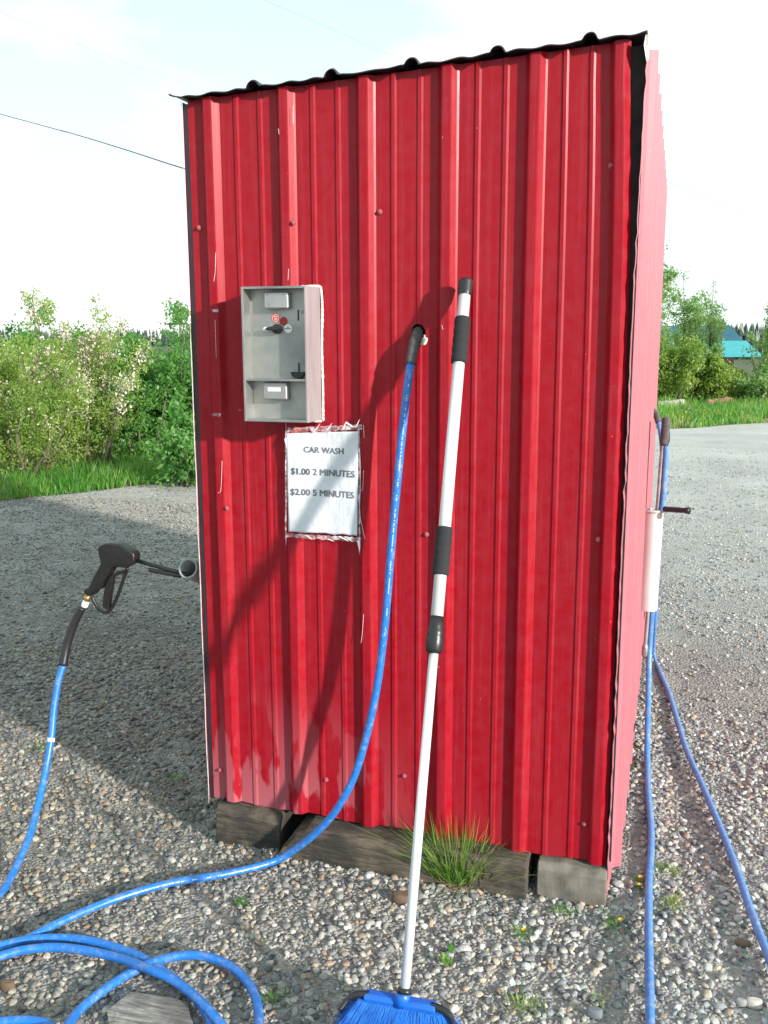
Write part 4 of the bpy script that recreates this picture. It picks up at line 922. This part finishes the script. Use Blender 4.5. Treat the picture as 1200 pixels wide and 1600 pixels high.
# thin weeds with orange seed heads in the right verge
sp = []
for _ in range(110):
    x = random.uniform(1.0, 2.6); y = verge_edge(x) + random.uniform(0.1, 2.0); b0 = Vector((x, y, 0.15)); sp.append((b0, b0 + Vector((0, 0, 0.035)), 0.010, 0))
M_or = leaf_mat('orange_seed', [(0, (0.45, 0.25, 0.05)), (1, (0.35, 0.28, 0.08))], 0.1)
blades('wild_flowers', sp, M_or, 'orange and yellow wild flowers among the right hand verge grass', 'wild flowers', kind='stuff')

# ------------------------------------------------------------------ shrubs and young trees
def plant(name, loc, H, R, nstem, nleaf, leaf, mats, label, cat, group, seed, catkin=0, trunk=False, spiky=0.5, low=0.05, aspect=1.6, parentless=False):
    rnd = np.random.default_rng(seed); rs = random.Random(seed); loc = Vector(loc)
    root = empty(name, loc, label, cat, group)
    if not trunk: H *= 1.06; nleaf = int(nleaf * 2.3); leaf *= 0.82; catkin = int(catkin * 2.2)
    else: nleaf = int(nleaf * 0.85); leaf *= 0.85
    stems = []; bm = bmesh.new()
    for k in range(nstem):
        a = rs.uniform(0, 2 * PI); rr = R * math.sqrt(rs.random()); hh = H * rs.uniform(0.55, 1.0) * (1 - 0.25 * rr / R)
        if trunk and k == 0: rr *= 0.1; hh = H
        if k == 0: hh = H
        b0 = loc + Vector((math.cos(a) * rr * 0.35, math.sin(a) * rr * 0.35, -0.02)); tp = loc + Vector((math.cos(a) * rr, math.sin(a) * rr, hh))
        if trunk and k > 0:
            t0 = rs.uniform(0.18, 0.75); ts = stems[0]; b0 = ts[int(t0 * (len(ts) - 1))]; hh = (1 - t0) * H * rs.uniform(0.5, 0.9) + (b0.z - loc.z) * 0.0
            tp = b0 + Vector((math.cos(a) * R * rs.uniform(0.5, 1) * (1 - t0 * 0.6), math.sin(a) * R * rs.uniform(0.5, 1) * (1 - t0 * 0.6), (1 - t0) * H * rs.uniform(0.35, 0.7)))
        mid = b0.lerp(tp, 0.5) + Vector((rs.gauss(0, 1), rs.gauss(0, 1), 0.6)) * R * 0.12
        P = spline([b0, mid, tp], 6); stems.append(P)
        r0 = (0.008 + 0.006 * H) * (1.0 if k == 0 or not trunk else 0.45); tube(bm, P, [r0 * (1 - 0.85 * i / (len(P) - 1)) for i in range(len(P))], 5, cap=False)
    obj('trunk' if trunk else 'stems', bm, M_bark, root, True)
    SP = np.array([[tuple(p) for p in P] for P in stems])           # k x m x 3
    def sample(n, tlo, thi, power, spread):
        k = rnd.integers(0, len(stems), n); t = tlo + (thi - tlo) * rnd.random(n) ** power; m_ = SP.shape[1] - 1
        f = t * m_; i = np.minimum(f.astype(int), m_ - 1); fr = (f - i)[:, None]; base = SP[k, i] * (1 - fr) + SP[k, i + 1] * fr
        # twigs: a limited set of directions per stem gives clumps and gaps
        tw = rnd.integers(0, 26, n); key = (k * 26 + tw) % 4096; tab = rnd.normal(0, 1, (4096, 3)); tt = rnd.random(4096)
        d = tab[key]; d[:, 2] = np.abs(d[:, 2]) * 0.7 + 0.15; d /= np.linalg.norm(d, axis=1)[:, None]
        t2 = tlo + (thi - tlo) * tt[key]; f = t2 * m_; i = np.minimum(f.astype(int), m_ - 1); fr = (f - i)[:, None]; base = SP[k, i] * (1 - fr) + SP[k, i + 1] * fr
        ln_ = spread * (1.05 - 0.8 * t2 ** 1.3) * rnd.random(n) ** 0.6
        return base + d * ln_[:, None] + rnd.normal(0, leaf * 0.7, (n, 3)), t2
    def leaves(nm, n, tlo, thi, power, spread, L_, wfac, mat, updir=0.3):
        C_, t2 = sample(n, tlo, thi, power, spread)
        C_[:, 2] = np.maximum(C_[:, 2], loc.z + 0.03)
        D = rnd.normal(0, 1, (n, 3)); D[:, 2] += updir; D /= np.linalg.norm(D, axis=1)[:, None]
        E = rnd.normal(0, 1, (n, 3)); E -= D * (E * D).sum(1)[:, None]; E /= np.linalg.norm(E, axis=1)[:, None]
        l_ = (L_ * rnd.uniform(0.6, 1.3, n))[:, None]; V_ = np.stack([C_ - D * l_ / 2, C_ + E * l_ * wfac, C_ + D * l_ / 2, C_ - E * l_ * wfac], 1).reshape(-1, 3)
        me = np_mesh(nm, V_, np.arange(4 * n).reshape(n, 4), 4); at_ = me.attributes.new('tint', 'FLOAT', 'FACE')
        cl = np.array([noise.noise(Vector(c * 2.2)) for c in C_]); tv = np.clip(0.45 + 0.45 * cl + rnd.normal(0, 0.18, n), 0, 1).astype(np.float32); at_.data.foreach_set('value', tv)
        return link(nm, me, mat, root)
    leaves('crown' if trunk else 'foliage', nleaf, low, 1.0, 1, R * (0.55 if not trunk else 0.4), leaf, 0.5 / aspect, mats)
    if catkin: leaves('catkins', catkin, 0.45, 1.0, 0.7, R * 0.26, leaf * 0.72, 0.36, M_cat, 1.2)
    return root
GW = 'willow shrubs along the left verge'; GR = 'young trees along the right verge'
def pp(px, d):                                     # ground place in the direction px at depth d
    r = ray(px, 540); r.z = 0; r = r / (r.x * RW[0][2] + r.y * RW[1][2]); q = CAM + r * d; q.z = ground_h(q.x, q.y); return q
# left: front row
plant('willow_shrub', pp(115, 11.2), 1.98, 0.95, 22, 8500, 0.050, M_leafA, 'tall willow shrub full of white fluffy catkins at the left', 'shrub', None, 11, catkin=3000, aspect=2.6)
plant('willow_shrub', pp(15, 10.4), 1.70, 0.85, 18, 7500, 0.050, M_leafA, 'yellow green willow shrub at the left edge of the picture', 'shrub', None, 12, catkin=220, aspect=2.6)
plant('willow_shrub', pp(-90, 10.4), 1.75, 0.9, 14, 5000, 0.055, M_leafA, 'willow shrub beyond the left edge of the picture', 'shrub', None, 13, aspect=2.6) 
plant('leafy_shrub', pp(205, 11.8), 1.72, 0.85, 18, 6500, 0.062, M_leafB, 'dark green broad leaved shrub just right of the white catkin willow', 'shrub', None, 14, catkin=60, aspect=1.8)
plant('leafy_shrub', pp(275, 12.2), 1.82, 0.85, 18, 7000, 0.065, M_leafB, 'dark green shrub touching the left edge of the shed', 'shrub', None, 15, aspect=1.8)
plant('leafy_shrub', pp(282, 9.9), 0.80, 0.45, 12, 1300, 0.075, M_leafB, 'low shrub with large light leaves in front, beside the left edge of the shed', 'shrub', None, 16, aspect=1.8)
plant('leafy_shrub', pp(365, 12.6), 1.9, 0.95, 14, 4500, 0.07, M_leafB, 'dark green shrub mostly hidden behind the left part of the shed', 'shrub', None, 17, aspect=1.8)
plant('willow_shrub', pp(70, 13.5), 1.95, 1.1, 16, 5500, 0.065, M_leafA, 'willow shrub behind the catkin willow, second row', 'shrub', None, 18, aspect=2.4)
plant('leafy_shrub', pp(160, 14.5), 1.86, 1.2, 16, 5500, 0.075, M_leafB, 'shrub in the second row between the catkin willow and the dark shrub', 'shrub', None, 19, aspect=1.8)
plant('leafy_shrub', pp(240, 15.5), 1.90, 1.2, 16, 5500, 0.08, M_leafB, 'shrub in the second row behind the dark green shrub near the shed', 'shrub', None, 20, aspect=1.8)
plant('leafy_shrub', pp(-20, 14.5), 1.95, 1.2, 14, 4500, 0.08, M_leafB, 'shrub in the second row at the left edge', 'shrub', None, 21, aspect=1.8)
# hidden stretch behind the shed
plant('leafy_shrub', pp(460, 14.5), 1.95, 1.2, 12, 2600, 0.10, M_leafB, 'shrub wholly behind the middle of the shed', 'shrub', None, 22)
plant('leafy_shrub', pp(620, 17.5), 2.1, 1.5, 12, 2600, 0.12, M_leafB, 'shrub wholly behind the right part of the shed', 'shrub', None, 23)
plant('leafy_shrub', pp(800, 21), 2.3, 1.8, 12, 2600, 0.13, M_leafB, 'shrub wholly behind the right end of the shed', 'shrub', None, 24)
# right
plant('birch_sapling', pp(1022, 22.5), 3.75, 0.85, 16, 4200, 0.085, M_leafC, 'tallest sapling, partly hidden by the right edge of the shed', 'tree', None, 31, trunk=True, aspect=1.9)
plant('birch_sapling', pp(1060, 23.5), 3.05, 0.8, 16, 4200, 0.085, M_leafC, 'slender sapling between the tallest one and the spreading one', 'tree', None, 32, trunk=True, aspect=1.9)
plant('birch_sapling', pp(1113, 22.5), 2.95, 0.66, 20, 3000, 0.080, M_leafC, 'sapling with a pale trunk and open spreading top in front of the teal roof', 'tree', None, 33, trunk=True, aspect=2.2)
plant('birch_sapling', pp(1214, 21.5), 2.6, 0.62, 16, 4600, 0.085, M_leafC, 'sapling cut off by the right edge of the picture', 'tree', None, 34, trunk=True, aspect=1.9)
for i, (px, d, H, R, lab) in enumerate(((1040, 21.5, 1.75, 0.8, 'light green shrub beside the right edge of the shed'), (1075, 22.2, 1.65, 0.8, 'light green shrub below the slender sapling'), (1112, 21.8, 1.15, 0.7, 'low light green shrub at the foot of the spreading sapling'),
                                        (1148, 22.6, 0.75, 0.7, 'low shrub below the teal roof'), (1188, 21.4, 0.75, 0.6, 'low shrub at the right edge below the sapling'), (1085, 24.6, 1.75, 0.8, 'darker shrub behind the spreading sapling'), (1045, 25.5, 2.1, 1.0, 'darker shrub behind the tallest sapling'), (1235, 22.5, 1.9, 1.0, 'shrub just outside the right edge'))):
    plant('leafy_shrub', pp(px, d), H, R, 16, 4300, 0.085, M_leafA if i in (0, 2, 3) else M_leafC, lab, 'shrub', None, 50 + i, aspect=1.9)

# logs
def log(name, px0, py0, px1, py1, r, mat, label):
    a = on_z(px0, py0, r); b_ = on_z(px1, py1, r); bm = bmesh.new(); n = 12
    tube(bm, [a.lerp(b_, i / n) + Vector((0, 0, 0.02 * noise.noise(Vector((i * 0.6, r * 9, 0))))) for i in range(n + 1)], [r * (1 + 0.1 * noise.noise(Vector((i, 3, 0)))) for i in range(n + 1)], 12)
    return tag(obj(name, bm, mat, smooth=True), label, 'log')
log('log', 1104, 631, 1142, 626, 0.09, M_log, 'reddish brown log lying in the grass under the right hand shrubs')
log('log', 1028, 634, 1067, 630, 0.09, M_log2, 'pale grey log lying in the grass next to the right edge of the shed')

# ------------------------------------------------------------------ house with the teal roof
M_teal_shade = simple('teal_metal_shaded', (0.004, 0.085, 0.125), (0.004, 0.075, 0.115), 0.4, scale=1.5); M_teal2 = simple('bright_teal_metal', (0.02, 0.33, 0.36), (0.016, 0.28, 0.31), 0.35, scale=1.5)  # shade of the upper pitch put into a darker copy of the teal
M_hw = simple('dark_log_wall', (0.05, 0.035, 0.025), (0.03, 0.02, 0.015), 0.85, scale=3); M_wing = simple('window_glass', (0.02, 0.03, 0.04), (0.03, 0.04, 0.05), 0.1)
hb = pp(1130, 62); fw = Vector((RW[0][2], RW[1][2], 0)).normalized(); rt = Vector((fw.y, -fw.x, 0))
house = empty('house', hb, 'low house with a two pitched teal metal roof far behind the right hand trees', 'house')
def hpt(u, v, z): return hb + rt * u + fw * v + Vector((0, 0, z - hb.z))
EZ = 0.14; KZ = 1.13; TZ = 2.10; U0, U1 = -3.6, 2.35
gz_ = hb.z
def slab(name, q, mat, th=0.08):
    bm = bmesh.new(); prism(bm, q, (0, 0, th)); bmesh.ops.recalc_face_normals(bm, faces=bm.faces); return obj(name, bm, mat, house)
slab('roof', [hpt(U0, 2.6, KZ), hpt(U1 - 0.15, 2.6, KZ), hpt(U1 - 0.15, 5.0, TZ), hpt(U0, 5.0, TZ)], M_teal_shade)['label'] = 'upper teal roof pitch, its shade painted in as darker teal'
slab('roof', [hpt(U0, 9.0, KZ - 0.6), hpt(U1 - 0.15, 9.0, KZ - 0.6), hpt(U1 - 0.15, 5.0, TZ), hpt(U0, 5.0, TZ)], M_teal_shade)['label'] = 'rear teal roof pitch'
slab('roof', [hpt(U0 + 0.5, -0.8, EZ), hpt(U1, -0.8, EZ), hpt(U1 + 0.1, 2.58, KZ - 0.02), hpt(U0, 2.58, KZ - 0.02)], M_teal2, 0.05)['label'] = 'lower bright turquoise porch roof'
bm = bmesh.new(); box(bm, -1, 1, -1, 1, 0, 1)
bm.free()
def hbox(name, u0, u1, v0, v1, z0, z1, mat, parent=house):
    bm = bmesh.new(); prism(bm, [hpt(u0, v0, z0), hpt(u1, v0, z0), hpt(u1, v1, z0), hpt(u0, v1, z0)], (0, 0, z1 - z0)); bmesh.ops.recalc_face_normals(bm, faces=bm.faces); return obj(name, bm, mat, parent)
hbox('wall', U0 + 0.3, U1 - 0.8, 2.2, 8.4, gz_, KZ - 0.35, M_hw)
for u in (-2.2, 0.4): w_ = hbox('window', u, u + 0.9, 2.12, 2.25, gz_ + 1.0, gz_ + 2.1, M_edge); hbox('pane', u + 0.07, u + 0.83, 2.08, 2.11, gz_ + 1.07, gz_ + 2.03, M_wing, w_)
for u in (-3.0, -0.8, 1.9): hbox('porch_post', u, u + 0.14, -0.6, -0.46, gz_, EZ, M_bark)
hbox('chimney', 0.95, 1.55, 4.6, 5.2, TZ - 0.3, TZ + 0.55, M_block)
hbox('deck_rail', -1.5, 2.2, -1.0, -0.9, gz_ + 0.3, gz_ + 1.0, M_hw)

# ------------------------------------------------------------------ far forest
M_far = leaf_mat('far_conifer', [(0, (0.02, 0.045, 0.03)), (1, (0.035, 0.065, 0.035))], 0.0)
V = []; Fc = []; T = []
def conifer(x, y, z, h_):
    global V, Fc, T
    for lay_ in range(6):
        z0 = z + h_ * (0.08 + 0.14 * lay_); z1 = z0 + h_ * 0.30; r_ = h_ * 0.17 * (1 - lay_ / 6.6)
        if lay_ == 5: z1 = z + h_
        b0 = len(V); tt = random.random()
        for k in range(8):
            a = k * PI / 4 + random.uniform(-.2, .2); rr = r_ * random.uniform(0.6, 1.2); V.append((x + math.cos(a) * rr, y + math.sin(a) * rr, z0 + random.uniform(-.03, .03) * h_))
        V.append((x, y, z1))
        for k in range(8): Fc.append((b0 + k, b0 + (k + 1) % 8, b0 + 8)); T.append(tt)
for _ in range(950):
    px = random.uniform(880, 1420); d = random.uniform(170, 230); q = pp(px, d); conifer(q.x, q.y, q.z - 0.5, random.uniform(5.0, 7.6))
for _ in range(900):
    px = random.uniform(-500, 500); d = random.uniform(420, 500); q = pp(px, d); conifer(q.x, q.y, q.z - 0.5, random.uniform(6.5, 9.3))
for _ in range(500):
    px = random.uniform(480, 900); d = random.uniform(300, 380); q = pp(px, d); conifer(q.x, q.y, q.z - 0.5, random.uniform(9, 14))
me = np_mesh('distant_forest', V, Fc, 3); a = me.attributes.new('tint', 'FLOAT', 'FACE'); a.data.foreach_set('value', T)
tag(link('distant_forest', me, M_far), 'dark line of conifers far off along the horizon', 'forest', kind='stuff')

# ------------------------------------------------------------------ overhead wires
M_wire = simple('black_cable', (0.03, 0.035, 0.06), (0.02, 0.02, 0.03), 0.5)
bm = bmesh.new(); e0 = Vector((-0.03, 2.38, 2.0)); r0 = CAM + (ray(667, 372) * (4.9 / F)); p1 = on_y(293, 265, 1.6); p2 = on_y(180, 230, 0.6); p3 = on_y(60, 193, -0.2)
a = Vector(r0); b_ = at_d(293, 265, 7.0); c_ = at_d(190, 232, 8.6); d_ = at_d(100, 205, 10.3); e_ = at_d(0, 178, 12.5); f_ = at_d(-500, 40, 22)
tube(bm, spline([Vector((0.02, 2.45, 2.06)), at_d(480, 318, 5.6), b_, c_, d_, e_, f_], 8), 0.0048, 6); tag(obj('power_cable', bm, M_wire, smooth=True), 'dark power cable sloping down from the upper left to the back of the shed', 'cable')
def wire(px0, py0, px1, py1, d0, d1, lab):
    bm = bmesh.new(); a = at_d(px0, py0, d0); b_ = at_d(px1, py1, d1); m_ = a.lerp(b_, 0.5) - Vector((0, 0, 0.05)); tube(bm, spline([a + (a - b_) * 1.0, a, m_, b_, b_ + (b_ - a) * 1.5], 6), 0.0018, 5); tag(obj('overhead_wire', bm, M_wire, smooth=True), lab, 'wire', 'thin overhead wires')
wire(0, 18, 300, 135, 16, 22, 'very thin overhead wire crossing the sky at the upper left')
wire(460, 20, 700, 118, 18, 22, 'very thin overhead wire passing behind the middle of the shed roof')
wire(1045, 285, 1200, 345, 24, 30, 'very thin overhead wire in the sky right of the shed')
